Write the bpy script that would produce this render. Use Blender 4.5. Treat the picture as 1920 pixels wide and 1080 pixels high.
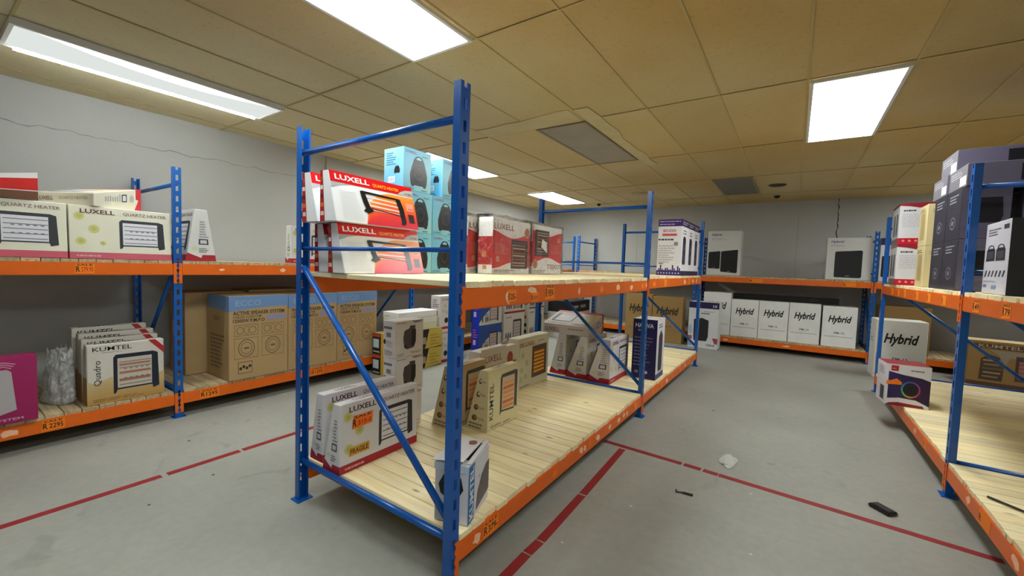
import bpy, bmesh, math, random
from mathutils import Matrix, Vector, Euler, noise

random.seed(7)
scene = bpy.context.scene
for o in list(bpy.data.objects):
    bpy.data.objects.remove(o)
COL = scene.collection
R = math.radians

# ------------------------------------------------------------------ camera
cam_d = bpy.data.cameras.new('camera')
cam_d.sensor_width = 36.0
cam_d.lens = 36.0 * 781.0 / 1920.0
cam_d.clip_start = 0.02
cam = bpy.data.objects.new('camera', cam_d)
COL.objects.link(cam)
RM = ((0.8269261, 0.05802418, -0.55930887),
      (0.56133046, -0.02647785, 0.82716809),
      (0.03318645, -0.99796399, -0.05446596))
cam.matrix_world = Matrix(((RM[0][0], -RM[0][1], -RM[0][2], 0.0),
                           (RM[1][0], -RM[1][1], -RM[1][2], 0.0),
                           (RM[2][0], -RM[2][1], -RM[2][2], 1.4),
                           (0, 0, 0, 1)))
scene.camera = cam

# ------------------------------------------------------------------ world, exposure
world = bpy.data.worlds.new('world')
scene.world = world
world.use_nodes = True
world.node_tree.nodes['Background'].inputs[0].default_value = (0.9, 0.95, 1.0, 1)
world.node_tree.nodes['Background'].inputs[1].default_value = 0.02
vs = scene.view_settings
vs.view_transform = 'Standard'
vs.look = 'None'
vs.gamma = 1.0
vs.use_curve_mapping = False
vs.exposure = 1.12
LAMP = 10.0          # strength of the fluorescent diffusers

# ------------------------------------------------------------------ colour and material helpers
def lin(c):
    if isinstance(c, str):
        c = c.lstrip('#')
        c = [int(c[i:i + 2], 16) / 255 for i in (0, 2, 4)]
    return tuple(x / 12.92 if x <= 0.04045 else ((x + 0.055) / 1.055) ** 2.4 for x in c)

MATS = {}
def new_mat(name):
    m = bpy.data.materials.new(name)
    m.use_nodes = True
    nt = m.node_tree
    return m, nt, nt.nodes['Principled BSDF']

def mat(name, col, rough=0.5, spec=0.5, var=0.08, scale=6.0, bump=0.0, bscale=60.0, metal=0.0, objvar=0.0):
    """plain procedural surface: colour with low-contrast noise, optional fine bump"""
    if name in MATS:
        return MATS[name]
    m, nt, b = new_mat(name)
    L = nt.links.new
    tc = nt.nodes.new('ShaderNodeTexCoord')
    no = nt.nodes.new('ShaderNodeTexNoise')
    no.inputs['Scale'].default_value = scale
    no.inputs['Detail'].default_value = 5
    L(tc.outputs['Object'], no.inputs['Vector'])
    mp = nt.nodes.new('ShaderNodeMapRange')
    mp.inputs[1].default_value = 0.25; mp.inputs[2].default_value = 0.75
    mp.inputs[3].default_value = 1 - var; mp.inputs[4].default_value = 1 + var
    L(no.outputs['Fac'], mp.inputs[0])
    fac = mp.outputs[0]
    if objvar:
        oi = nt.nodes.new('ShaderNodeObjectInfo')
        m2 = nt.nodes.new('ShaderNodeMapRange')
        m2.inputs[3].default_value = 1 - objvar; m2.inputs[4].default_value = 1 + objvar
        L(oi.outputs['Random'], m2.inputs[0])
        mu = nt.nodes.new('ShaderNodeMath'); mu.operation = 'MULTIPLY'
        L(fac, mu.inputs[0]); L(m2.outputs[0], mu.inputs[1])
        fac = mu.outputs[0]
    hs = nt.nodes.new('ShaderNodeHueSaturation')
    hs.inputs['Color'].default_value = (*lin(col), 1)
    L(fac, hs.inputs['Value'])
    L(hs.outputs[0], b.inputs['Base Color'])
    b.inputs['Roughness'].default_value = rough
    b.inputs['Specular IOR Level'].default_value = spec
    b.inputs['Metallic'].default_value = metal
    if bump:
        n2 = nt.nodes.new('ShaderNodeTexNoise')
        n2.inputs['Scale'].default_value = bscale
        n2.inputs['Detail'].default_value = 4
        L(tc.outputs['Object'], n2.inputs['Vector'])
        bp = nt.nodes.new('ShaderNodeBump')
        bp.inputs['Strength'].default_value = bump
        bp.inputs['Distance'].default_value = 0.01
        L(n2.outputs['Fac'], bp.inputs['Height'])
        L(bp.outputs[0], b.inputs['Normal'])
    MATS[name] = m
    return m

def ink_mat(name, rough):
    m, nt, b = new_mat(name)
    at = nt.nodes.new('ShaderNodeAttribute')
    at.attribute_name = 'Col'
    nt.links.new(at.outputs['Color'], b.inputs['Base Color'])
    b.inputs['Roughness'].default_value = rough
    b.inputs['Specular IOR Level'].default_value = 0.4
    return m
INK = ink_mat('printed_ink', 0.5)
INK_GLOSS = ink_mat('printed_ink_gloss', 0.22)

def carton_mat(col, gloss=False):
    return mat('carton_%s%s' % (col.strip('#'), '_g' if gloss else ''), col, 0.3 if gloss else 0.6, 0.4, 0.05, 5.0, 0.08, 30.0)

# wood of the decks
def wood_mat(name, c1, c2, knot):
    m, nt, b = new_mat(name)
    L = nt.links.new
    tc = nt.nodes.new('ShaderNodeTexCoord')
    oi = nt.nodes.new('ShaderNodeObjectInfo')
    add = nt.nodes.new('ShaderNodeVectorMath'); add.operation = 'ADD'
    sc = nt.nodes.new('ShaderNodeVectorMath'); sc.operation = 'SCALE'
    cx = nt.nodes.new('ShaderNodeCombineXYZ')
    for i in range(3): L(oi.outputs['Random'], cx.inputs[i])
    L(cx.outputs[0], sc.inputs[0]); sc.inputs['Scale'].default_value = 37.0
    L(tc.outputs['Object'], add.inputs[0]); L(sc.outputs[0], add.inputs[1])
    mp = nt.nodes.new('ShaderNodeMapping')
    mp.inputs['Scale'].default_value = (28, 1.6, 28)
    L(add.outputs[0], mp.inputs['Vector'])
    n1 = nt.nodes.new('ShaderNodeTexNoise'); n1.inputs['Scale'].default_value = 1.6; n1.inputs['Detail'].default_value = 5
    n1.inputs['Distortion'].default_value = 0.6
    L(mp.outputs[0], n1.inputs['Vector'])
    cr = nt.nodes.new('ShaderNodeValToRGB')
    cr.color_ramp.elements[0].position = 0.3; cr.color_ramp.elements[0].color = (*lin(c2), 1)
    cr.color_ramp.elements[1].position = 0.62; cr.color_ramp.elements[1].color = (*lin(c1), 1)
    L(n1.outputs['Fac'], cr.inputs[0])
    mp2 = nt.nodes.new('ShaderNodeMapping'); mp2.inputs['Scale'].default_value = (9, 4.2, 9)
    L(add.outputs[0], mp2.inputs['Vector'])
    vo = nt.nodes.new('ShaderNodeTexVoronoi'); vo.inputs['Scale'].default_value = 1.0
    L(mp2.outputs[0], vo.inputs['Vector'])
    kr = nt.nodes.new('ShaderNodeMapRange')
    kr.inputs[1].default_value = 0.06; kr.inputs[2].default_value = 0.13
    kr.inputs[3].default_value = 0.75; kr.inputs[4].default_value = 0.0
    L(vo.outputs['Distance'], kr.inputs[0])
    mx = nt.nodes.new('ShaderNodeMix'); mx.data_type = 'RGBA'
    L(kr.outputs[0], mx.inputs[0]); L(cr.outputs[0], mx.inputs[6]); mx.inputs[7].default_value = (*lin(knot), 1)
    hs = nt.nodes.new('ShaderNodeHueSaturation')
    mr = nt.nodes.new('ShaderNodeMapRange'); mr.inputs[3].default_value = 0.84; mr.inputs[4].default_value = 1.1
    L(oi.outputs['Random'], mr.inputs[0]); L(mr.outputs[0], hs.inputs['Value'])
    L(mx.outputs[2], hs.inputs['Color'])
    L(hs.outputs[0], b.inputs['Base Color'])
    b.inputs['Roughness'].default_value = 0.55
    bp = nt.nodes.new('ShaderNodeBump'); bp.inputs['Strength'].default_value = 0.15; bp.inputs['Distance'].default_value = 0.004
    L(n1.outputs['Fac'], bp.inputs['Height']); L(bp.outputs[0], b.inputs['Normal'])
    return m
PINE = wood_mat('pine_plank', '#fff3cb', '#f3dea6', '#6e4e2c')
PINE_OLD = wood_mat('dusty_plank', '#cdb994', '#a8926b', '#6f5a3c')

BLUE = mat('blue_rack_paint', '#0a56aa', 0.26, 0.5, 0.06, 8)
ORANGE = mat('orange_rack_paint', '#ea6a06', 0.38, 0.5, 0.06, 8, 0.05, 120)
STICK = mat('orange_price_paper', '#ff8a1c', 0.6, 0.3, 0.04, 20)
SCRAP = mat('torn_paper', '#ffc9a4', 0.7, 0.2, 0.12, 60)
GAP_SHADE = mat('painted_gap_shade', '#121214', 0.4, 0.5, 0.1, 10)  # black that stands in for shade in the opened carton's gap

def floor_mat():
    m, nt, b = new_mat('painted_concrete')
    L = nt.links.new
    tc = nt.nodes.new('ShaderNodeTexCoord')
    n1 = nt.nodes.new('ShaderNodeTexNoise'); n1.inputs['Scale'].default_value = 0.9; n1.inputs['Detail'].default_value = 8
    n1.inputs['Roughness'].default_value = 0.62
    n2 = nt.nodes.new('ShaderNodeTexNoise'); n2.inputs['Scale'].default_value = 22; n2.inputs['Detail'].default_value = 6
    n3 = nt.nodes.new('ShaderNodeTexNoise'); n3.inputs['Scale'].default_value = 3.2; n3.inputs['Detail'].default_value = 9; n3.inputs['Distortion'].default_value = 1.5
    for n in (n1, n2, n3): L(tc.outputs['Object'], n.inputs['Vector'])
    cr = nt.nodes.new('ShaderNodeValToRGB')
    cr.color_ramp.elements[0].position = 0.3; cr.color_ramp.elements[0].color = (*lin('#8f908a'), 1)
    cr.color_ramp.elements[1].position = 0.7; cr.color_ramp.elements[1].color = (*lin('#a1a29a'), 1)
    L(n1.outputs['Fac'], cr.inputs[0])
    mr = nt.nodes.new('ShaderNodeMapRange'); mr.inputs[1].default_value = 0.3; mr.inputs[2].default_value = 0.7
    mr.inputs[3].default_value = 0.95; mr.inputs[4].default_value = 1.04
    L(n2.outputs['Fac'], mr.inputs[0])
    sm = nt.nodes.new('ShaderNodeMapRange'); sm.inputs[1].default_value = 0.63; sm.inputs[2].default_value = 0.75
    sm.inputs[3].default_value = 1.0; sm.inputs[4].default_value = 0.8
    L(n3.outputs['Fac'], sm.inputs[0])
    mu = nt.nodes.new('ShaderNodeMath'); mu.operation = 'MULTIPLY'
    L(mr.outputs[0], mu.inputs[0]); L(sm.outputs[0], mu.inputs[1])
    hs = nt.nodes.new('ShaderNodeHueSaturation')
    L(cr.outputs[0], hs.inputs['Color']); L(mu.outputs[0], hs.inputs['Value'])
    L(hs.outputs[0], b.inputs['Base Color'])
    rr = nt.nodes.new('ShaderNodeMapRange'); rr.inputs[3].default_value = 0.38; rr.inputs[4].default_value = 0.6
    L(n1.outputs['Fac'], rr.inputs[0]); L(rr.outputs[0], b.inputs['Roughness'])
    b.inputs['Specular IOR Level'].default_value = 0.4
    bp = nt.nodes.new('ShaderNodeBump'); bp.inputs['Strength'].default_value = 0.08; bp.inputs['Distance'].default_value = 0.01
    L(n2.outputs['Fac'], bp.inputs['Height']); L(bp.outputs[0], b.inputs['Normal'])
    return m

# ------------------------------------------------------------------ object helpers
def link(o, parent=None):
    COL.objects.link(o)
    if parent is not None:
        o.parent = parent
    return o

def mesh_obj(name, verts, faces, m, parent=None, smooth=False):
    me = bpy.data.meshes.new(name)
    me.from_pydata([tuple(v) for v in verts], [], faces)
    me.update()
    if m: me.materials.append(m)
    if smooth:
        for p in me.polygons: p.use_smooth = True
    return link(bpy.data.objects.new(name, me), parent)

def empty(name, loc=(0, 0, 0), rot=(0, 0, 0)):
    o = bpy.data.objects.new(name, None)
    o.location = loc; o.rotation_euler = rot
    o.empty_display_size = 0.1
    return link(o)

def tag(o, label, cat, group=None):
    o['label'] = label; o['category'] = cat
    if group: o['group'] = group
    return o

def struct(o):
    o['kind'] = 'structure'
    return o

def box_vf(x0, x1, y0, y1, z0, z1):
    v = [(x0, y0, z0), (x1, y0, z0), (x1, y1, z0), (x0, y1, z0), (x0, y0, z1), (x1, y0, z1), (x1, y1, z1), (x0, y1, z1)]
    f = [(3, 2, 1, 0), (4, 5, 6, 7), (0, 1, 5, 4), (1, 2, 6, 5), (2, 3, 7, 6), (3, 0, 4, 7)]
    return v, f

def merge(parts):
    V, F = [], []
    for v, f in parts:
        n = len(V); V += list(v); F += [tuple(i + n for i in q) for q in f]
    return V, F

def box_obj(name, x0, x1, y0, y1, z0, z1, m, parent=None):
    return mesh_obj(name, *box_vf(x0, x1, y0, y1, z0, z1), m, parent)

def tube_vf(a, b, r, n=10):
    a, b = Vector(a), Vector(b)
    d = (b - a).normalized()
    u = d.orthogonal().normalized(); w = d.cross(u)
    V = []
    for p in (a, b):
        for i in range(n):
            t = 2 * math.pi * i / n
            V.append(p + u * math.cos(t) * r + w * math.sin(t) * r)
    F = [(i, (i + 1) % n, n + (i + 1) % n, n + i) for i in range(n)]
    F += [tuple(reversed(range(n))), tuple(range(n, 2 * n))]
    return V, F

def prism_vf(poly, y0, y1):
    """polygon in x,z extruded along y"""
    n = len(poly)
    V = [(x, y0, z) for x, z in poly] + [(x, y1, z) for x, z in poly]
    F = [tuple(range(n)), tuple(reversed(range(n, 2 * n)))]
    F += [(i, n + i, n + (i + 1) % n, (i + 1) % n) for i in range(n)]
    return V, F

# ------------------------------------------------------------------ lettering
GLYPHS = {}
def glyphs(txt, bold=0.0, shear=0.0):
    k = (txt, bold, shear)
    if k in GLYPHS: return GLYPHS[k]
    cu = bpy.data.curves.new('t', 'FONT')
    cu.body = txt; cu.size = 1.0; cu.offset = bold; cu.shear = shear
    cu.resolution_u = 2; cu.fill_mode = 'FRONT'
    ob = bpy.data.objects.new('t', cu)
    me = bpy.data.meshes.new_from_object(ob)
    vs_ = [(v.co.x, v.co.y) for v in me.vertices]
    fs = [tuple(p.vertices) for p in me.polygons]
    x0 = min(v[0] for v in vs_); x1 = max(v[0] for v in vs_)
    y0 = min(v[1] for v in vs_); y1 = max(v[1] for v in vs_)
    vs_ = [((x - x0) / (x1 - x0), (y - y0) / (y1 - y0)) for x, y in vs_]
    bpy.data.objects.remove(ob); bpy.data.curves.remove(cu); bpy.data.meshes.remove(me)
    GLYPHS[k] = (vs_, fs)
    return GLYPHS[k]

# ------------------------------------------------------------------ cartons
class Carton:
    """A printed carton. Local frame: front faces -y, base centre at the origin.
    d0 / d1: depth at the bottom / top; taper says which face leans."""
    def __init__(self, name, label, cat, w, d0, h, col, d1=None, taper='back', corner=None, loc=None, rot=0.0,
                 euler=None, group=None, gloss=False, bevel=0.003, body_name='carton'):
        d1 = d0 if d1 is None else d1
        self.w, self.d0, self.h, self.d1 = w, d0, h, d1
        yf0, yb0 = -d0 / 2, d0 / 2
        if taper == 'back': yf1, yb1 = yf0, yf0 + d1
        elif taper == 'front': yf1, yb1 = yb0 - d1, yb0
        else: yf1, yb1 = -d1 / 2, d1 / 2
        a, b = -w / 2, w / 2
        c = [Vector(p) for p in ((a, yf0, 0), (b, yf0, 0), (b, yb0, 0), (a, yb0, 0), (a, yf1, h), (b, yf1, h), (b, yb1, h), (a, yb1, h))]
        self.faces = {'front': (c[0], c[1], c[5], c[4]), 'right': (c[1], c[2], c[6], c[5]), 'back': (c[2], c[3], c[7], c[6]),
                      'left': (c[3], c[0], c[4], c[7]), 'top': (c[4], c[5], c[6], c[7])}
        if euler is None: euler = (0, 0, rot)
        e = Euler(tuple(R(x) for x in euler))
        if loc is None:
            off = Matrix.Rotation(R(euler[2]), 3, 'Z') @ Vector((a, yf0, 0))
            loc = Vector(corner) - off
        self.root = tag(empty(name, loc, e), label, cat, group)
        bm = bmesh.new()
        vs_ = [bm.verts.new(p) for p in c]
        for q in ((3, 2, 1, 0), (4, 5, 6, 7), (0, 1, 5, 4), (1, 2, 6, 5), (2, 3, 7, 6), (3, 0, 4, 7)):
            bm.faces.new([vs_[i] for i in q])
        bmesh.ops.bevel(bm, geom=list(bm.edges), offset=bevel, segments=1, profile=0.6, affect='EDGES')
        me = bpy.data.meshes.new(body_name)
        bm.to_mesh(me); bm.free()
        me.materials.append(carton_mat(col, gloss))
        self.body = link(bpy.data.objects.new(body_name, me), self.root)
        self.ink = INK_GLOSS if gloss else INK
        self.P = {}

    def pt(self, face, s, t, L):
        A, B, C, D = self.faces[face]
        p = (A * (1 - s) + B * s) * (1 - t) + (D * (1 - s) + C * s) * t
        n = (B - A).cross(D - A).normalized()
        return p + n * (0.0006 + 0.0004 * L)

    def size(self, face):
        A, B, C, D = self.faces[face]
        return (B - A).length, (D - A).length

    def _add(self, part, V, F, cols):
        lo = [min(v[k] for v in V) - 0.004 for k in range(3)]; hi = [max(v[k] for v in V) + 0.004 for k in range(3)]
        self.P.setdefault(part, []).append((V, F, cols, lo, hi))

    def clusters(self, calls):
        """prints that touch form one piece; separate pictures become parts of their own"""
        n = len(calls); g = list(range(n))
        def find(i):
            while g[i] != i: i = g[i]
            return i
        for i in range(n):
            for j in range(i):
                if all(calls[i][3][k] <= calls[j][4][k] and calls[j][3][k] <= calls[i][4][k] for k in range(3)): g[find(i)] = find(j)
        out = {}
        for i in range(n): out.setdefault(find(i), []).append(calls[i])
        return list(out.values())

    def poly(self, face, pts, col, part='printed_panel', L=0):
        V = [self.pt(face, s, t, L) for s, t in pts]
        if isinstance(col, list): cols = [(*lin(c), 1) for c in col]
        else: cols = [(*lin(col), 1)] * len(V)
        self._add(part, V, [tuple(range(len(V)))], cols)

    def rect(self, face, s0, t0, s1, t1, col, part='printed_panel', L=0):
        self.poly(face, [(s0, t0), (s1, t0), (s1, t1), (s0, t1)], col, part, L)

    def ell(self, face, s, t, rs, rt, col, part='picture', L=1, n=16):
        self.poly(face, [(s + rs * math.cos(2 * math.pi * i / n), t + rt * math.sin(2 * math.pi * i / n)) for i in range(n)], col, part, L)

    def ring(self, face, s, t, rs, rt, k, cols, part='picture', L=2, n=20):
        V, F, C = [], [], []
        for i in range(n):
            a = 2 * math.pi * i / n
            for q in (1.0, k):
                V.append(self.pt(face, s + rs * q * math.cos(a), t + rt * q * math.sin(a), L))
                cc = cols[int(i * len(cols) / n)] if isinstance(cols, list) else cols
                C.append((*lin(cc), 1))
        for i in range(n):
            j = (i + 1) % n
            F.append((2 * i, 2 * j, 2 * j + 1, 2 * i + 1))
        self._add(part, V, F, C)

    def text(self, face, txt, s0, t0, s1, t1, col, bold=0.0, shear=0.0, rot=0, part='lettering', L=3):
        vs_, fs = glyphs(txt, bold, shear)
        V = []
        for a, b in vs_:
            if rot == 90: a, b = 1 - b, a
            elif rot == 180: a, b = 1 - a, 1 - b
            elif rot == 270: a, b = b, 1 - a
            V.append(self.pt(face, s0 + a * (s1 - s0), t0 + b * (t1 - t0), L))
        self._add(part, V, fs, [(*lin(col), 1)] * len(V))

    def lines(self, face, s0, t0, s1, t1, n, col, part='small_print', L=2, fill=0.45, seed=1):
        rnd = random.Random(seed)
        dt = (t1 - t0) / n
        for i in range(n):
            t = t1 - (i + 1) * dt
            s = s0; end = s0 + (s1 - s0) * rnd.uniform(0.6, 1.0)
            while s < end:
                wd = (s1 - s0) * rnd.uniform(0.08, 0.22)
                e = min(s + wd, end)
                self.rect(face, s, t, e, t + dt * fill, col, part, L)
                s = e + (s1 - s0) * 0.03

    def solid(self, name, V, F, m):
        return mesh_obj(name, V, F, m, self.root)

    def tape(self, col='#c9b68a', wd=0.05, face='top'):
        W, H = self.size(face)
        k = wd / H / 2
        self.rect(face, 0.0, 0.5 - k, 1.0, 0.5 + k, col, 'packing_tape', 1)
        self.rect(face, 0.0, 0.497, 1.0, 0.503, '#5c4a34', 'flap_seam', 0)

    def done(self):
        jobs = []
        for part, calls in self.P.items():
            for cl in ([calls] if part in SMALL else self.clusters(calls)):
                V, F, C = [], [], []
                for v, f, c_, _, _ in cl:
                    n = len(V); V += v; F += [tuple(i + n for i in q) for q in f]; C += c_
                jobs.append((part, V, F, C))
        for part, V, F, C in jobs:
            me = bpy.data.meshes.new(part)
            me.from_pydata([tuple(v) for v in V], [], F)
            ca = me.color_attributes.new('Col', 'FLOAT_COLOR', 'POINT')
            for i, c in enumerate(C): ca.data[i].color = c
            me.update()
            me.materials.append(self.ink)
            o = link(bpy.data.objects.new(part, me), self.root)
            if part in SMALL: o['kind'] = 'stuff'
        return self.root

SMALL = {'small_print', 'icon_row', 'pin_stripes', 'bar_code', 'line_drawing', 'flower_print', 'small_parts_print', 'people_print', 'side_pictures', 'side_icons', 'handling_mark', 'crowd_print'}

# ---- pictures printed on cartons (all flat print)
def sub(s0, t0, s1, t1):
    return lambda a, b: (s0 + a * (s1 - s0), t0 + b * (t1 - t0))

def pic_quartz(c, f, s0, t0, s1, t1, frame='#2b2d35', panel='#dcdce4', bar='#6f7080', glow=None, L=1, thick=0.1):
    P = sub(s0, t0, s1, t1)
    c.poly(f, [P(0, 0), P(0.05, 0.02), P(0.08, 0.1), P(0.84, 0.1), P(0.86, 0), P(1, 0.05), P(0.97, 0.95), P(0.86, 1), P(0.05, 1), P(0, 0.93)], frame, 'heater_picture', L)
    c.poly(f, [P(thick * 0.7, 0.14), P(0.83, 0.14), P(0.83, 0.9), P(thick * 0.7, 0.9)], panel, 'heater_picture', L + 1)
    for i in range(5):
        y = 0.2 + i * 0.145
        c.poly(f, [P(thick, y), P(0.82, y), P(0.82, y + 0.025), P(thick, y + 0.025)], bar, 'heater_picture', L + 2)
    for r_ in (0.36, 0.6):
        for k in range(5):
            x = 0.22 + k * 0.12
            c.poly(f, [P(x, r_), P(x + 0.06, r_), P(x + 0.06, r_ + 0.03), P(x, r_ + 0.03)], bar, 'heater_picture', L + 2)
    if glow:
        for y in (0.3, 0.5, 0.7):
            c.poly(f, [P(thick, y), P(0.8, y), P(0.8, y + 0.05), P(thick, y + 0.05)], glow, 'heater_picture', L + 3)

def pic_glow(c, f, s0, t0, s1, t1, frame='#4a4748', back='#8a3f22', glow='#f0a63c', n=5, L=1):
    P = sub(s0, t0, s1, t1)
    c.poly(f, [P(0, 0), P(1, 0), P(1, 1), P(0, 1)], frame, 'heater_picture', L)
    c.poly(f, [P(0.1, 0.1), P(0.86, 0.1), P(0.86, 0.88), P(0.1, 0.88)], back, 'heater_picture', L + 1)
    for i in range(n):
        y = 0.14 + 0.72 * i / n
        c.poly(f, [P(0.12, y), P(0.84, y), P(0.84, y + 0.07), P(0.12, y + 0.07)], glow, 'heater_picture', L + 2)

def pic_fan(c, f, s0, t0, s1, t1, L=1, grill=True):
    P = sub(s0, t0, s1, t1)
    egg = [(0.5, 1.0), (0.68, 0.96), (0.8, 0.84), (0.92, 0.6), (1.0, 0.38), (0.98, 0.16), (0.92, 0.02), (0.8, 0.0), (0.75, 0.05), (0.25, 0.05), (0.2, 0.0), (0.08, 0.02), (0.02, 0.16), (0.0, 0.38), (0.08, 0.6), (0.2, 0.84), (0.32, 0.96)]
    c.poly(f, [P(*q) for q in reversed(egg)], '#2a2c30', 'fan_heater_picture', L)
    c.poly(f, [P(0.38, 0.87), P(0.62, 0.87), P(0.66, 0.91), P(0.5, 0.965), P(0.34, 0.91)], '#8fc7dc', 'fan_heater_picture', L + 1)
    if grill:
        x, y = P(0.5, 0.46)
        c.ell(f, x, y, 0.33 * (s1 - s0), 0.3 * (t1 - t0), '#17181b', 'fan_heater_picture', L + 1)
        for k, q in enumerate((0.9, 0.7, 0.5, 0.3)):
            c.ring(f, x, y, 0.33 * q * (s1 - s0), 0.3 * q * (t1 - t0), 0.86, '#45484d' if k % 2 else '#383b40', 'fan_heater_picture', L + 2, 16)

def pic_speaker(c, f, s0, t0, s1, t1, col='#1a1a1e', L=1, slant=0.0):
    P = sub(s0, t0, s1, t1)
    c.poly(f, [P(0.03, 0.0 + slant), P(0.94, 0.0), P(1, 0.04), P(1, 0.97), P(0.95, 1), P(0.05, 0.97 - slant), P(0, 0.94 - slant), P(0, 0.05 + slant)], col, 'speaker_picture', L)
    c.poly(f, [P(0.42, 0.06), P(0.58, 0.06), P(0.58, 0.075), P(0.42, 0.075)], '#b8b8c0', 'speaker_picture', L + 1)

def sticker_on(c, f, s0, t0, s1, t1, txt, top='SALE', col='#ff7d1a'):
    P = sub(s0, t0, s1, t1)
    pts = [P(0, 0), P(0.96, 0.08), P(1, 0.98), P(0.5, 0.94), P(0.06, 1)]
    c.poly(f, pts, col, 'price_sticker', 5)
    c.text(f, top, *P(0.1, 0.74), *P(0.9, 0.92), '#3a1604', 0.02, part='price_lettering', L=6)
    c.text(f, 'R', *P(0.04, 0.15), *P(0.22, 0.7), '#1b0d04', 0.02, part='price_lettering', L=6)
    c.text(f, txt, *P(0.28, 0.2), *P(0.92, 0.55), '#c21e10', 0.02, part='price_lettering', L=6)

# ------------------------------------------------------------------ racks
PT = 0.026          # plank thickness
def post_mesh():
    H = 2.12
    V, F = [], []
    xs = [-0.029, -0.009, 0.009, 0.029]
    zs = [0.0]; kind = []
    z = H - 0.087 * 23
    while z < H + 0.02:
        zs.append(z - 0.023); kind.append(0)
        if z + 0.023 < H:
            zs.append(z + 0.023); kind.append(1)
        else:
            zs.append(H); kind.append(1)
        z += 0.087
    if zs[-1] < H: zs.append(H); kind.append(0)
    rows = []
    for zz in zs:
        rows.append(len(V))
        V += [(x, 0.0, zz) for x in xs] + [(-0.029, 0.038, zz), (0.029, 0.038, zz), (-0.02, 0.038, zz), (0.02, 0.038, zz)]
    for i in range(len(zs) - 1):
        a, b = rows[i], rows[i + 1]
        for k in range(3):
            if k == 1 and kind[i] == 1: continue
            F.append((a + k, a + k + 1, b + k + 1, b + k))
        F.append((a + 4, a + 0, b + 0, b + 4)); F.append((a + 3, a + 5, b + 5, b + 3))
        F.append((a + 6, a + 4, b + 4, b + 6)); F.append((a + 5, a + 7, b + 7, b + 5))
    me = bpy.data.meshes.new('post')
    me.from_pydata(V, [], F); me.update()
    me.materials.append(BLUE)
    return me
POST = post_mesh()
FOOT_V, FOOT_F = box_vf(-0.045, 0.045, -0.02, 0.06, 0.0, 0.006)
FOOT = bpy.data.meshes.new('foot_plate'); FOOT.from_pydata(FOOT_V, [], FOOT_F); FOOT.materials.append(BLUE)
PLANK_V, PLANK_F = box_vf(-0.5, 0.5, 0.0, 1.0, -PT, 0.0)
def plank_mesh(m):
    bm = bmesh.new()
    vs_ = [bm.verts.new((x * 0.09, y, z)) for x, y, z in PLANK_V]
    for q in PLANK_F: bm.faces.new([vs_[i] for i in q])
    bmesh.ops.bevel(bm, geom=[e for e in bm.edges if abs(e.verts[0].co.y - e.verts[1].co.y) > 0.5], offset=0.003, segments=1, affect='EDGES')
    me = bpy.data.meshes.new('plank'); bm.to_mesh(me); bm.free()
    me.materials.append(m)
    return me
PLANK_NEW, PLANK_OLD = plank_mesh(PINE), plank_mesh(PINE_OLD)
BEAMS, CONN = {}, {}
BEAM_H = 0.095
def beam_mesh(L):
    k = round(L, 3)
    if k not in BEAMS:
        bm = bmesh.new()
        V, F = box_vf(0, L, 0.0, 0.045, -BEAM_H, 0)
        vs_ = [bm.verts.new(v) for v in V]
        for q in F: bm.faces.new([vs_[i] for i in q])
        bmesh.ops.bevel(bm, geom=list(bm.edges), offset=0.004, segments=2, affect='EDGES')
        me = bpy.data.meshes.new('beam'); bm.to_mesh(me); bm.free(); me.materials.append(ORANGE)
        BEAMS[k] = me
    return BEAMS[k]
def conn_mesh(sgn):
    if sgn not in CONN:
        pts = [(0.0, 0.006), (0.0, -0.165)]
        n = 8
        for i in range(n + 1):
            z = -0.165 + 0.171 * i / n
            pts.append((-0.027 + (0.009 if i % 2 else 0.0), z))
        if sgn < 0: pts = [(-x, z) for x, z in pts]
        me = bpy.data.meshes.new('connector')
        V, F = prism_vf(pts, -0.0045, -0.0005)
        me.from_pydata(V, [], F); me.update(); me.materials.append(ORANGE)
        CONN[sgn] = me
    return CONN[sgn]

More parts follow.
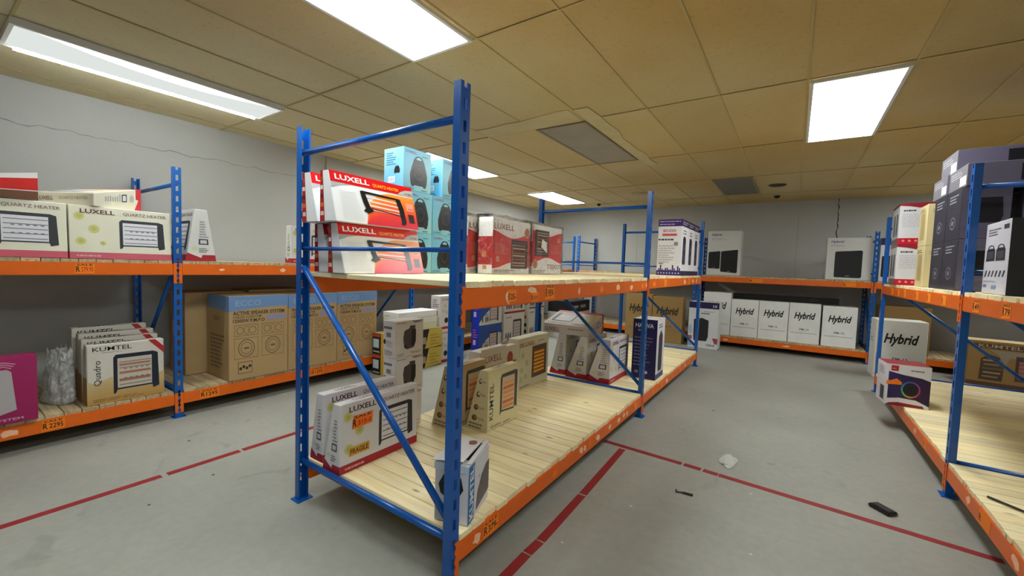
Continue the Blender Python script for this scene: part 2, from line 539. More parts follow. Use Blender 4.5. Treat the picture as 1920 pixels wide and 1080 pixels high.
def rack(name, label, loc, rot, frames, depth, decks, planks, skip_planks=(), flip=False):
    """frames: positions along local x. decks: per bay (z_low_top, z_up_top). Front faces local -y."""
    root = tag(empty(name, loc, (0, 0, R(rot))), label, 'storage rack')
    rnd = random.Random(len(name) + len(label))
    def part(nm, me, l, rz=0, parent=root):
        o = bpy.data.objects.new(nm, me); o.location = l; o.rotation_euler = (0, 0, rz)
        return link(o, parent)
    for fx in frames:
        for back in (0, 1):
            p = part('post', POST, (fx, depth if back else 0, 0.004), math.pi if back else 0)
            sm = p.modifiers.new('thickness', 'SOLIDIFY'); sm.thickness = 0.003; sm.offset = -1
            part('foot_plate', FOOT, (0, 0, -0.004), 0, p)
        def bar(nm, y0, z0, y1, z1, r):
            mesh_obj(nm, *tube_vf((fx, y0, z0), (fx, y1, z1), r, 12), BLUE, root, True)
        bar('cross_bar', 0.02, 1.985, depth - 0.02, 1.985, 0.0165)
        bar('cross_bar', 0.02, 1.455, depth - 0.02, 1.455, 0.011)
        bar('cross_bar', 0.02, 0.227, depth - 0.02, 0.227, 0.0165)
        bar('diagonal_brace', *((0.03, 1.33, depth - 0.03, 0.28, 0.0165) if flip else (0.03, 0.30, depth - 0.03, 1.35, 0.0165)))
    for i in range(len(frames) - 1):
        x0, x1 = frames[i], frames[i + 1]
        L = x1 - x0 - 0.06
        for lev in (0, 1):
            zt = decks[i][lev] - PT
            for back in (0, 1):
                me = beam_mesh(L)
                if back: b = part('beam', me, (x1 - 0.03, depth, zt), math.pi)
                else: b = part('beam', me, (x0 + 0.03, 0, zt))
                part('connector', conn_mesh(1), (0, 0, 0), 0, b)
                part('connector', conn_mesh(-1), (L, 0, 0), 0, b)
            if (i, lev) in skip_planks: continue
            x = x0 + 0.034
            end = x1 - 0.034
            n = int((end - x) / 0.092)
            wd = (end - x) / n
            for k in range(n):
                o = part('plank', planks, (x + wd * (k + 0.5), 0.004 - rnd.uniform(-0.007, 0.005), decks[i][lev] - rnd.uniform(0, 0.0025)))
                o.scale = ((wd - 0.0045) / 0.09, depth - 0.012 + rnd.uniform(-0.008, 0.004), 1)
    return root

def price(root, lx, zc, w, h, txt, top='SALE', tc='#1b0d04', back=False):
    pts = [(-w / 2, -h / 2), (w / 2 * 0.96, -h / 2 * 0.9), (w / 2, h / 2), (0.1 * w, h / 2 * 0.9), (-w / 2 * 0.92, h / 2)]
    o = mesh_obj('price_sticker', *prism_vf(pts, -0.0012, -0.0004), STICK, root)
    o.location = (lx, 0, zc)
    V, F, C = [], [], []
    def t(s, x0, z0, x1, z1, c):
        vs_, fs = glyphs(s, 0.015, 0.0)
        n = len(V)
        V.extend([(x0 + a * (x1 - x0), -0.0016, z0 + b * (z1 - z0)) for a, b in vs_])
        F.extend([tuple(i + n for i in f) for f in fs]); C.extend([(*lin(c), 1)] * len(vs_))
    if top: t(top, -0.4 * w, 0.28 * h, 0.4 * w, 0.46 * h, '#3a1604')
    t('R', -0.44 * w, -0.32 * h, -0.24 * w, 0.22 * h, '#1b0d04')
    if txt: t(txt, -0.18 * w, -0.3 * h, 0.42 * w, 0.16 * h, tc)
    me = bpy.data.meshes.new('price_lettering'); me.from_pydata(V, [], F)
    ca = me.color_attributes.new('Col', 'FLOAT_COLOR', 'POINT')
    for i, c in enumerate(C): ca.data[i].color = c
    me.update(); me.materials.append(INK)
    link(bpy.data.objects.new('price_lettering', me), o)

def scrap(root, lx, zc, w, h, seed=0):
    rnd = random.Random(seed)
    n = 9
    pts = [(w / 2 * math.cos(2 * math.pi * i / n) * rnd.uniform(0.55, 1.1), h / 2 * math.sin(2 * math.pi * i / n) * rnd.uniform(0.5, 1.1)) for i in range(n)]
    o = mesh_obj('torn_sticker', *prism_vf(pts, -0.0010, -0.0004), SCRAP if seed % 3 else STICK, root)
    o.location = (lx, 0, zc)

# ------------------------------------------------------------------ the room
XL, XR_, YF, YB, ZC = -5.45, 4.3, -3.4, 9.76, 2.815
fl = struct(box_obj('floor', XL - 0.1, XR_ + 0.1, YF - 0.1, YB + 0.1, -0.1, 0.0, floor_mat()))
WALL = mat('painted_wall', '#bcbebe', 0.75, 0.3, 0.05, 1.3, 0.25, 26)
wl = struct(box_obj('wall_left', XL - 0.1, XL, YF, YB, 0, ZC + 0.2, WALL))
wb = struct(box_obj('wall_back', XL - 0.1, XR_ + 0.1, YB, YB + 0.1, 0, ZC + 0.2, WALL))
wr = struct(box_obj('wall_right', XR_, XR_ + 0.1, YF, YB, 0, ZC + 0.2, WALL))
wf = struct(box_obj('wall_front', XL - 0.1, XR_ + 0.1, YF - 0.1, YF, 0, ZC + 0.2, WALL))

def crack(parent, pts, wd, axis, off, m):
    """ragged groove line on a wall; pts along (u, z)"""
    V, F = [], []
    rnd = random.Random(len(pts))
    for u, z in pts:
        a = wd * rnd.uniform(0.4, 1.1)
        for s in (-1, 1):
            V.append((off, u, z + s * a) if axis == 'x' else (u + s * a, off, z))
    for i in range(len(pts) - 1):
        F.append((2 * i, 2 * i + 1, 2 * i + 3, 2 * i + 2))
    o = mesh_obj('crack', V, F, m, parent)
    sm = o.modifiers.new('thickness', 'SOLIDIFY'); sm.thickness = 0.002; sm.offset = 0
GROOVE = mat('wall_groove', '#8c8c8c', 0.9, 0.1, 0.2, 8)
rnd = random.Random(3)
crack(wl, [(0.3 + 0.06 * i, 2.46 + 0.008 * math.sin(i * 0.9) + rnd.uniform(-0.012, 0.012)) for i in range(52)], 0.0035, 'x', XL + 0.001, GROOVE)
crack(wl, [(3.42 + 0.1 * i, 2.5 + rnd.uniform(-0.012, 0.012)) for i in range(62)], 0.004, 'x', XL + 0.001, GROOVE)
crack(wb, [(0.6 + rnd.uniform(-0.012, 0.012), 2.83 - 0.05 * i) for i in range(22)], 0.009, 'y', YB - 0.001, mat('deep_groove', '#4a4a4c', 0.9, 0.1))
crack(wb, [(0.0 + rnd.uniform(-0.004, 0.004), 2.5 - 0.06 * i) for i in range(20)], 0.003, 'y', YB - 0.001, GROOVE)
crack(wb, [(-3.1 + rnd.uniform(-0.004, 0.004), 2.6 - 0.06 * i) for i in range(22)], 0.003, 'y', YB - 0.001, GROOVE)
mesh_obj('wall_pipe', *tube_vf((XL + 0.014, 3.37, 1.2), (XL + 0.014, 3.37, ZC), 0.011, 10), mat('pipe_paint', '#d5d5d2', 0.5), wl, True)

# ceiling: lay-in tiles in a grid
ceil = struct(empty('ceiling', (0, 0, ZC)))
def tile_mat():
    m, nt, b = new_mat('ceiling_tile')
    L = nt.links.new
    geo = nt.nodes.new('ShaderNodeNewGeometry')
    oi = nt.nodes.new('ShaderNodeObjectInfo')
    n1 = nt.nodes.new('ShaderNodeTexNoise'); n1.inputs['Scale'].default_value = 0.45; n1.inputs['Detail'].default_value = 3
    n2 = nt.nodes.new('ShaderNodeTexNoise'); n2.inputs['Scale'].default_value = 38; n2.inputs['Detail'].default_value = 6; n2.inputs['Distortion'].default_value = 1.2
    L(geo.outputs['Position'], n1.inputs['Vector']); L(geo.outputs['Position'], n2.inputs['Vector'])
    cr = nt.nodes.new('ShaderNodeValToRGB')
    cr.color_ramp.elements[0].position = 0.25; cr.color_ramp.elements[0].color = (*lin('#c3a363'), 1)
    cr.color_ramp.elements[1].position = 0.82; cr.color_ramp.elements[1].color = (*lin('#d8cfae'), 1)
    sx = nt.nodes.new('ShaderNodeSeparateXYZ'); L(geo.outputs['Position'], sx.inputs[0])
    gx = nt.nodes.new('ShaderNodeMapRange'); gx.inputs[1].default_value = -3.6; gx.inputs[2].default_value = -0.8; gx.inputs[3].default_value = 0.28; gx.inputs[4].default_value = -0.12
    L(sx.outputs['X'], gx.inputs[0])
    ad = nt.nodes.new('ShaderNodeMath'); ad.operation = 'ADD'
    L(n1.outputs['Fac'], ad.inputs[0]); L(gx.outputs[0], ad.inputs[1])
    L(ad.outputs[0], cr.inputs[0])
    mr = nt.nodes.new('ShaderNodeMapRange'); mr.inputs[1].default_value = 0.28; mr.inputs[2].default_value = 0.45
    mr.inputs[3].default_value = 0.84; mr.inputs[4].default_value = 1.0
    L(n2.outputs['Fac'], mr.inputs[0])
    mo = nt.nodes.new('ShaderNodeMapRange'); mo.inputs[3].default_value = 0.94; mo.inputs[4].default_value = 1.05
    L(oi.outputs['Random'], mo.inputs[0])
    mu = nt.nodes.new('ShaderNodeMath'); mu.operation = 'MULTIPLY'
    L(mr.outputs[0], mu.inputs[0]); L(mo.outputs[0], mu.inputs[1])
    hs = nt.nodes.new('ShaderNodeHueSaturation')
    L(cr.outputs[0], hs.inputs['Color']); L(mu.outputs[0], hs.inputs['Value'])
    L(hs.outputs[0], b.inputs['Base Color'])
    b.inputs['Roughness'].default_value = 0.85
    b.inputs['Specular IOR Level'].default_value = 0.2
    return m
TILE = tile_mat()
GRID = mat('ceiling_grid_paint', '#c2ae7c', 0.7, 0.3, 0.05, 4)
cols = [XL] + [-1.16 + 0.58 * k for k in range(-7, 10)] + [XR_]
rows = [YF, -1.23, 0.43, 2.085, 3.74, 5.40, 7.05, 8.71, YB]
rnd = random.Random(11)
for i in range(len(cols) - 1):
    for j in range(len(rows) - 1):
        x0, x1, y0, y1 = cols[i] + 0.004, cols[i + 1] - 0.004, rows[j] + 0.004, rows[j + 1] - 0.004
        w, d = x1 - x0, y1 - y0
        o = box_obj('ceiling_tile', -w / 2, w / 2, -d / 2, d / 2, 0, 0.02, TILE, ceil)
        o.location = ((x0 + x1) / 2, (y0 + y1) / 2, rnd.uniform(0, 0.003))
        o.rotation_euler = (rnd.uniform(-0.0012, 0.0012), rnd.uniform(-0.003, 0.003), 0)
for x in cols[1:-1]:
    box_obj('grid_bar', x - 0.008, x + 0.008, YF, YB, -0.0035, 0.0, GRID, ceil)
for k, y in enumerate(rows[1:-1]):
    box_obj('grid_bar', XL, XR_, y - 0.008, y + 0.008, -0.005, -0.0015, GRID, ceil)
box_obj('ceiling_slab', XL - 0.1, XR_ + 0.1, YF - 0.1, YB + 0.1, 0.03, 0.12, mat('slab', '#3a3630', 0.9), ceil)

def patch(pts):
    n = len(pts)
    V = [(x, y, -0.0062) for x, y in pts] + [(x, y, -0.001) for x, y in pts]
    F = [tuple(range(n)), tuple(reversed(range(n, 2 * n)))] + [(i, n + i, n + (i + 1) % n, (i + 1) % n) for i in range(n)]
    mesh_obj('plaster_patch', V, F, mat('pale_plaster', '#cdc19b', 0.8, 0.2, 0.08, 5), ceil)
rnd = random.Random(21)
patch([(-2.88 + 0.1 * i, 3.50 - 0.07 * (i / 11) + rnd.uniform(-0.02, 0.02)) for i in range(12)] + [(-1.77, 3.73), (-2.9, 3.73)])
patch([(-1.735, 3.45 + 0.25 * i) for i in range(10)] + [(-1.60 + rnd.uniform(-0.025, 0.025), 5.7 - 0.25 * i) for i in range(10)])

# fluorescent fittings
def lamp_mat(name, strength):
    m = bpy.data.materials.new(name); m.use_nodes = True
    nt = m.node_tree; nt.nodes.clear()
    e = nt.nodes.new('ShaderNodeEmission'); e.inputs[0].default_value = (0.95, 1.0, 0.97, 1); e.inputs[1].default_value = strength
    out = nt.nodes.new('ShaderNodeOutputMaterial'); nt.links.new(e.outputs[0], out.inputs[0])
    return m
DIFF = lamp_mat('lit_diffuser', LAMP)
TUBE = lamp_mat('lit_tube', LAMP * 1.6)
FRAME = mat('white_enamel', '#e6e8e8', 0.35, 0.5, 0.02)
def ceiling_light(label, x0, x1, y0, y1, sag=0.0):
    cx, cy = (x0 + x1) / 2, (y0 + y1) / 2
    w, d = (x1 - x0) / 2, (y1 - y0) / 2
    r = tag(empty('ceiling_light', (cx, cy, ZC - 0.006)), label, 'ceiling light', 'fluorescent ceiling lights')
    b = 0.022
    fz = -0.042 if sag else -0.02
    V, F = merge([box_vf(-w, w, -d, -d + b, fz, 0.004), box_vf(-w, w, d - b, d, fz, 0.004),
                  box_vf(-w, -w + b, -d + b, d - b, fz, 0.004), box_vf(w - b, w, -d + b, d - b, fz, 0.004)])
    mesh_obj('frame', V, F, FRAME, r)
    if not sag:
        box_obj('diffuser', -w + b, w - b, -d + b, d - b, -0.014, -0.008, DIFF, r)
    else:
        n, k = 24, 8
        V, F = [], []
        for i in range(n + 1):
            for j in range(k + 1):
                u, v = i / n, j / k
                hgt = -0.034 - sag * math.sin(math.pi * u) ** 1.2 * v * v
                V.append((-w + b + v * (2 * w - 2 * b) * (1 - 0.2 * math.sin(math.pi * u)), -d + b + u * (2 * d - 2 * b), hgt))
        for i in range(n):
            for j in range(k):
                a = i * (k + 1) + j
                F.append((a, a + 1, a + k + 2, a + k + 1))
        o = mesh_obj('diffuser', V, F, lamp_mat('sagging_diffuser', LAMP * 0.036), r, True)
        sm = o.modifiers.new('thickness', 'SOLIDIFY'); sm.thickness = 0.003
        box_obj('housing', -w + b, w - b, -d + b, d - b, 0.0, 0.004, FRAME, r)
        for q, pw in ((0.80, 8.0), (-0.93, 2.6)):  # weaker left tube is added to light the wall beside the fitting
            mesh_obj('tube', *tube_vf((w * q, -d + 0.06, -0.018 if q > 0 else -0.05), (w * q, d - 0.06, -0.018 if q > 0 else -0.05), 0.011, 10), lamp_mat('bare_tube', LAMP * pw), r, True)
ceiling_light('fluorescent ceiling light with sagging diffuser nearest the left wall', -4.50, -4.03, 0.42, 2.07, 0.035)
ceiling_light('large fluorescent ceiling light cut by the top edge, left of the near blue post', -2.285, -1.755, 0.44, 2.065)
ceiling_light('fluorescent ceiling light partly hidden behind the top blue carton', -4.45, -3.92, 3.8, 5.36)
ceiling_light('small distant fluorescent ceiling light in the far left corner', -4.42, -3.82, 6.92, 8.4)
ceiling_light('bright fluorescent ceiling light alone on the right side', 0.015, 0.565, 3.76, 5.42)
ceiling_light('added fill light, unseen behind the viewer over the right aisle', 0.6, 1.14, -1.21, 0.41)  # added lamp outside the view, brightens middle rack front and aisle floor

ceiling_light('added fill light, out of view, above the far right end of the back rack', 2.34, 2.88, 7.07, 8.69)  # unseen lamp added to lift the back wall and far cartons

def dead_panel(label, x0, x1, y0, y1, col):
    cx, cy, w, d = (x0 + x1) / 2, (y0 + y1) / 2, (x1 - x0) / 2, (y1 - y0) / 2
    r = tag(empty('ceiling_panel', (cx, cy, ZC - 0.006)), label, 'ceiling panel')
    b = 0.025
    V, F = merge([box_vf(-w, w, -d, -d + b, -0.008, 0.004), box_vf(-w, w, d - b, d, -0.008, 0.004),
                  box_vf(-w, -w + b, -d + b, d - b, -0.008, 0.004), box_vf(w - b, w, -d + b, d - b, -0.008, 0.004)])
    mesh_obj('frame', V, F, mat('grey_panel_frame', '#8d8577', 0.5), r)
    box_obj('panel', -w + b, w - b, -d + b, d - b, -0.003, 0.002, col, r)
dead_panel('unlit grey panel in the middle of the ceiling', -2.30, -1.755, 3.76, 5.38, mat('grey_panel', '#a09a92', 0.6, 0.3, 0.1, 3))
dead_panel('dark unlit panel far back in the ceiling beside round vent', -1.14, -0.59, 7.07, 8.52, mat('dark_panel', '#77756c', 0.6, 0.3, 0.08, 3))
def disc(name, label, cat, x, y, r, h, col):
    n = 28
    V, F = [], []
    prof = [(0.0, -h), (r * 0.55, -h), (r * 0.6, -h * 0.5), (r * 0.85, -h * 0.7), (r, -0.001), (r, 0.0)]
    for q, z in prof:
        for i in range(n): V.append((q * math.cos(2 * math.pi * i / n), q * math.sin(2 * math.pi * i / n), z))
    for k in range(len(prof) - 1):
        for i in range(n):
            j = (i + 1) % n
            F.append((k * n + i, k * n + j, (k + 1) * n + j, (k + 1) * n + i))
    F.append(tuple(range((len(prof) - 1) * n, len(prof) * n)))
    o = mesh_obj(name, V, F, col, None, False); o.location = (x, y, ZC - 0.004)
    return tag(o, label, cat)
disc('ceiling_vent', 'dark round ceiling vent next to the far dark panel', 'vent', -0.306, 7.88, 0.125, 0.02, mat('dark_vent', '#4b4438', 0.7))
disc('ceiling_vent', 'pale round ceiling vent above the far end of the middle rack', 'vent', -2.48, 7.79, 0.145, 0.015, mat('pale_vent', '#b8a988', 0.7))
disc('smoke_detector', 'small black round detector on the ceiling near the back wall', 'detector', -0.345, 8.95, 0.05, 0.045, mat('black_detector', '#15110e', 0.5))
disc('smoke_detector', 'tiny dark detector beside the far left light', 'detector', -3.65, 8.70, 0.04, 0.05, mat('black_detector', '#15110e', 0.5))

# floor tape
TAPE = mat('red_floor_tape', '#8e2228', 0.5, 0.4, 0.12, 9)
def tape_line(label, pieces, z=0.0012):
    ps = []
    for (x0, y0, x1, y1, w) in pieces:
        a, b = Vector((x0, y0, 0)), Vector((x1, y1, 0))
        d = (b - a).normalized(); nrm = Vector((-d.y, d.x, 0)) * w / 2
        q = [a - nrm, b - nrm, b + nrm, a + nrm]
        V = [(p.x, p.y, 0.0) for p in q] + [(p.x, p.y, z) for p in q]
        ps.append((V, [(3, 2, 1, 0), (4, 5, 6, 7), (0, 1, 5, 4), (1, 2, 6, 5), (2, 3, 7, 6), (3, 0, 4, 7)]))
    V, F = merge(ps)
    tag(mesh_obj('floor_tape', V, F, TAPE), label, 'floor tape')
tape_line('red tape line on the floor beside the left rack aisle', [(-3.225, -1.5, -3.228, 0.9, 0.05), (-3.228, 0.93, -3.232, 1.35, 0.05), (-3.232, 1.37, -3.236, 1.95, 0.05)])
tape_line('red tape line running along the front of the middle rack', [(-1.005, -0.5, -1.0, 1.68, 0.05), (-1.0, 1.69, -0.995, 1.80, 0.05), (-0.995, 1.81, -1.005, 2.33, 0.05), (-1.005, 2.345, -1.03, 3.13, 0.05)])
tape_line('thin red tape line crossing the right aisle floor', [(-1.2, 3.19, -0.60, 3.165, 0.05), (-0.585, 3.165, -0.47, 3.158, 0.05), (-0.455, 3.158, -0.36, 3.15, 0.05), (-0.355, 3.15, 0.95, 3.07, 0.05)], 0.0009)

# ------------------------------------------------------------------ racks
DL, DU = 0.232, 1.326
mid = rack('storage_rack', 'blue and orange pallet rack with pine decks standing in the middle', (-1.127, 0, 0), 90,
           [1.292, 3.94, 6.6], 1.2, [(DL, DU), (DL, DU + 0.014)], PLANK_NEW)
left = rack('storage_rack', 'blue and orange rack along the left wall', (-4.31, 0, 0), 90,
            [-1.32, 1.33, 3.95, 6.57, 8.95], 1.09, [(DL, 1.345)] * 4, PLANK_OLD, flip=True)
back = rack('storage_rack', 'blue and orange rack along the back wall', (0, 8.7, 0), 0,
            [-4.1, -1.6, 1.05, 3.7], 1.0, [(0.215, 1.34)] * 3, PLANK_OLD)
right = rack('storage_rack', 'blue and orange rack on the right side of the aisle', (0.885, 0, 0), -90,
             [-6.7, -3.79, -1.0], 1.32, [(DL, 1.326)] * 2, PLANK_NEW, flip=True)
UB, LB = DU - PT - BEAM_H / 2, DL - PT - BEAM_H / 2
price(mid, 1.67, UB, 0.075, 0.06, '25-', None)
scrap(mid, 1.635, UB - 0.004, 0.05, 0.07, 2)
price(mid, 1.885, UB - 0.016, 0.075, 0.05, '1049.95', None, '#d0301a')
scrap(mid, 1.86, UB + 0.02, 0.11, 0.045, 4)
price(mid, 2.045, UB + 0.006, 0.11, 0.085, '959-')
for i, (x, w) in enumerate([(2.43, 0.03), (2.8, 0.09), (3.13, 0.12), (3.46, 0.1), (3.76, 0.1), (3.87, 0.04)]):
    scrap(mid, x, UB + 0.005 * (i % 3 - 1), w, 0.06, i + 5)
for i, x in enumerate([4.14, 4.55, 5.5, 5.75, 6.0, 6.25, 6.45]):
    (price(mid, x, UB + 0.014, 0.11, 0.08, '', None) if i in (1, 3, 6) else scrap(mid, x, UB + 0.014, 0.1, 0.07, i))
price(mid, 1.555, LB, 0.12, 0.075, '379-')
scrap(mid, 1.45, LB - 0.005, 0.07, 0.06, 1)
for i, (x, w) in enumerate([(2.19, 0.06), (2.57, 0.07), (2.63, 0.05), (2.71, 0.04), (2.86, 0.09), (3.1, 0.08), (3.3, 0.09), (3.42, 0.06), (3.5, 0.06)]):
    scrap(mid, x, LB + 0.006 * (i % 2), w, 0.055, i + (0 if i in (0, 4) else 1) * 2 + (i % 2))
price(mid, 3.72, LB + 0.005, 0.1, 0.07, '', None)
for i, x in enumerate([4.3, 4.6, 4.85, 5.1, 5.5, 5.8, 6.15, 6.35]):
    (price(mid, x, LB, 0.12, 0.075, '', None) if i % 3 == 1 else scrap(mid, x, LB, 0.1, 0.06, i))
UBL = 1.345 - PT - BEAM_H / 2
price(left, 0.773, UBL, 0.105, 0.075, '279.95', 'SALE', '#d0301a')
price(left, 0.596, LB, 0.115, 0.075, '2295')
scrap(left, 0.39, LB, 0.12, 0.06, 7)
price(left, 1.555, LB, 0.15, 0.075, '1295')
price(left, 2.58, LB, 0.15, 0.075, '1295')
scrap(left, 1.66, UBL, 0.06, 0.03, 8); scrap(left, 2.2, UBL, 0.07, 0.05, 10)
for i, y in enumerate([6.05, 5.72, 5.42, 4.94, 4.55, 4.15]):
    price(right, -y, UB, 0.1, 0.075, '', None)
price(right, -3.52, UB, 0.11, 0.08, '49', 'SALE'); price(right, -3.1, UB, 0.1, 0.08, '79', 'SALE')
scrap(right, -4.62, LB, 0.07, 0.06, 5); price(right, -4.3, LB, 0.1, 0.07, '', None)
scrap(right, -3.36, LB, 0.07, 0.06, 5); price(right, -3.12, LB, 0.16, 0.075, '', None); scrap(right, -2.75, LB, 0.1, 0.06, 4)
price(back, -0.575, 1.34 - PT - BEAM_H / 2, 0.22, 0.075, '', None); price(back, 0.745, 1.34 - PT - BEAM_H / 2, 0.17, 0.075, '', None)
scrap(back, -1.0, 0.14, 0.12, 0.05, 8); scrap(back, -0.05, 0.14, 0.12, 0.04, 5)

# ------------------------------------------------------------------ cartons on the middle rack, upper deck
Z1 = DU + 0.0015
def red_quartz(label, corner, w, seed=0):
    c = Carton('heater_carton', label, 'heater box', w, 0.145, 0.268, '#e6e8ec', d1=0.07, taper='front', corner=corner, rot=91,
               group='red banded heater cartons', gloss=True)
    f = 'front'
    c.rect(f, 0, 0.775, 1, 1, '#d4171f', 'red_band', 0)
    n = 14
    for i in range(n):          # orange-to-crimson printed glow
        s0, s1 = 0.33 + 0.67 * i / n, 0.33 + 0.67 * (i + 1) / n
        def top(s):
            q = min(1.0, max(0.0, (s - 0.33) / 0.36))
            return 0.02 + 0.72 * (1 - (1 - q) ** 2) ** 0.5 if q > 0 else 0.0
        T0, T1 = top(s0), top(s1)
        levels = ['#cf2a44', '#e6403a', '#f6742c', '#f79a3a']
        for k in range(3):
            a, b = k / 3, (k + 1) / 3
            c.poly(f, [(s0, T0 * a), (s1, T1 * a), (s1, T1 * b), (s0, T0 * b)], [levels[k], levels[k], levels[k + 1], levels[k + 1]], 'flame_print', 1)
    c.poly(f, [(0.0, 0.775), (0.0, 0.66), (0.1, 0.735), (0.22, 0.775)], '#a9adb3', 'grey_sweep', 1)
    for i in range(16):
        t = 0.06 + i * 0.037
        c.rect(f, 0.08, t, 0.31 - 0.004 * i, t + 0.008, '#cfd3da', 'pin_stripes', 1)
    c.poly(f, [(0.78, 0.775), (1, 0.775), (1, 0.92), (0.9, 0.90), (0.83, 0.85)], '#b9b4b4', 'model_patch', 2)
    c.text(f, 'LX-2805', 0.88, 0.80, 0.98, 0.84, '#3b3236', 0.01)
    c.text(f, 'LUXELL', 0.05, 0.835, 0.43, 0.945, '#f4f2f0', 0.022)
    c.text(f, 'QUARTZ HEATER', 0.47, 0.825, 0.80, 0.90, '#ffd21e', 0.0)
    P = sub(0.30, 0.06, 0.84, 0.70)
    for y in (0.80, 0.66, 0.52, 0.40):
        c.poly(f, [P(0.1, y), P(0.86, y - 0.05), P(0.86, y - 0.01), P(0.1, y + 0.06)], '#f6d7d2', 'heater_picture', 3)
    c.poly(f, [P(0.02, 0.92), P(0.9, 0.88), P(0.9, 0.94), P(0.04, 1.0)], '#16161a', 'heater_picture', 4)
    c.poly(f, [P(0.0, 0.98), P(0.1, 0.98), P(0.16, 0.60), P(0.19, 0.44), P(0.24, 0.40), P(0.24, 0.36), P(0.12, 0.26), P(0.02, 0.33), P(0.08, 0.42), P(0.04, 0.62)], '#1a1a1e', 'heater_picture', 5)
    c.poly(f, [P(0.8, 0.93), P(0.92, 0.93), P(0.98, 0.6), P(1.0, 0.12), P(0.96, 0.02), P(0.86, 0.02), P(0.88, 0.14), P(0.86, 0.5)], '#1a1a1e', 'heater_picture', 5)
    c.poly(f, [P(0.12, 0.48), P(0.88, 0.36), P(0.88, 0.33), P(0.12, 0.44)], '#2a2226', 'heater_picture', 4)
    c.rect(f, 0.87, 0.42, 0.97, 0.60, '#f0a090', 'inset_picture', 3)
    c.rect(f, 0.89, 0.46, 0.96, 0.47, '#40262a', 'inset_picture', 4)
    c.rect(f, 0.88, 0.14, 0.96, 0.34, '#38262c', 'inset_picture', 3)
    # side panel with red picture strip on the rear part
    c.rect('left', 0, 0, 0.30, 1, '#a32a26', 'side_strip', 0)
    for k in range(5):
        c.rect('left', 0.04, 0.12 + 0.17 * k, 0.26, 0.20 + 0.17 * k, ['#e8c0b0', '#d86a3a', '#5a2a20', '#e0dcd8', '#b84a2a'][k], 'side_pictures', 1)
    c.rect('top', 0, 0, 1, 1, '#c31a20', 'red_band', 0)
    return c.done()
red_quartz('red banded quartz heater carton, upper front one of the stack by the blue post', (-1.965, 1.275, Z1 + 0.272), 0.575)
red_quartz('red banded quartz heater carton, lower front one of the stack behind the thin blue bar', (-1.95, 1.315, Z1), 0.575)
red_quartz('red banded quartz heater carton, upper rear one mostly hidden', (-2.115, 1.262, Z1 + 0.271), 0.54)
red_quartz('red banded quartz heater carton, lower rear one mostly hidden', (-2.102, 1.328, Z1), 0.52)

def fan_carton(label, y, z, x=-2.12, rz=90):
    c = Carton('fan_heater_carton', label, 'fan heater box', 0.24, 0.19, 0.27, '#8fd0e6', corner=(x, y, z), rot=rz,
               group='stacked pale blue fan heater cartons', gloss=True)
    f = 'front'
    n = 5
    c.poly(f, [(0, 0), (1, 0), (1, 1), (0, 1)], ['#7fc3da', '#9fd4dc', '#86c8e2', '#6fbbe2'], 'blue_gradient_print', 0)
    c.poly('left', [(0, 0), (1, 0), (1, 1), (0, 1)], ['#58aeda', '#6fbde0', '#8fd0ea', '#a6dcee'], 'blue_gradient_print', 0)
    pic_fan(c, f, 0.22, 0.10, 0.86, 0.86, 1)
    c.text(f, 'LUXELL', 0.06, 0.885, 0.46, 0.94, '#8e3a62', 0.012)
    c.text(f, 'LUXELL', 0.04, 0.03, 0.38, 0.075, '#1d3440', 0.012)
    c.lines(f, 0.66, 0.86, 0.97, 0.92, 1, '#4f8aa0'); c.lines(f, 0.64, 0.03, 0.96, 0.075, 1, '#33566a')
    pic_fan(c, 'left', 0.52, 0.38, 0.82, 0.58, 1, False)
    c.lines('left', 0.12, 0.60, 0.62, 0.92, 6, '#3b7ea6', seed=3)
    c.rect('left', 0.22, 0.18, 0.56, 0.32, '#e6f2f4', 'bar_code', 1)
    for k in range(6): c.rect('left', 0.26 + 0.045 * k, 0.2, 0.275 + 0.045 * k, 0.3, '#24434e', 'bar_code', 2)
    c.lines('left', 0.08, 0.05, 0.7, 0.13, 2, '#245e86', seed=5)
    c.tape('#b8dfea', 0.03)
    return c.done()
hb = 0.272
fan_carton('pale blue fan heater carton, bottom left of the stack behind the red carton', 1.868, Z1)
fan_carton('pale blue fan heater carton, bottom right of the stack', 2.112, Z1)
fan_carton('pale blue fan heater carton, middle left of the stack', 1.866, Z1 + hb)
fan_carton('pale blue fan heater carton, middle right of the stack', 2.114, Z1 + hb)
fan_carton('pale blue fan heater carton on top at the left, highest under the ceiling light', 1.846, Z1 + 2 * hb)
fan_carton('pale blue fan heater carton on top at the right, half hidden by the post', 2.2, Z1 + 2 * hb, -2.115)

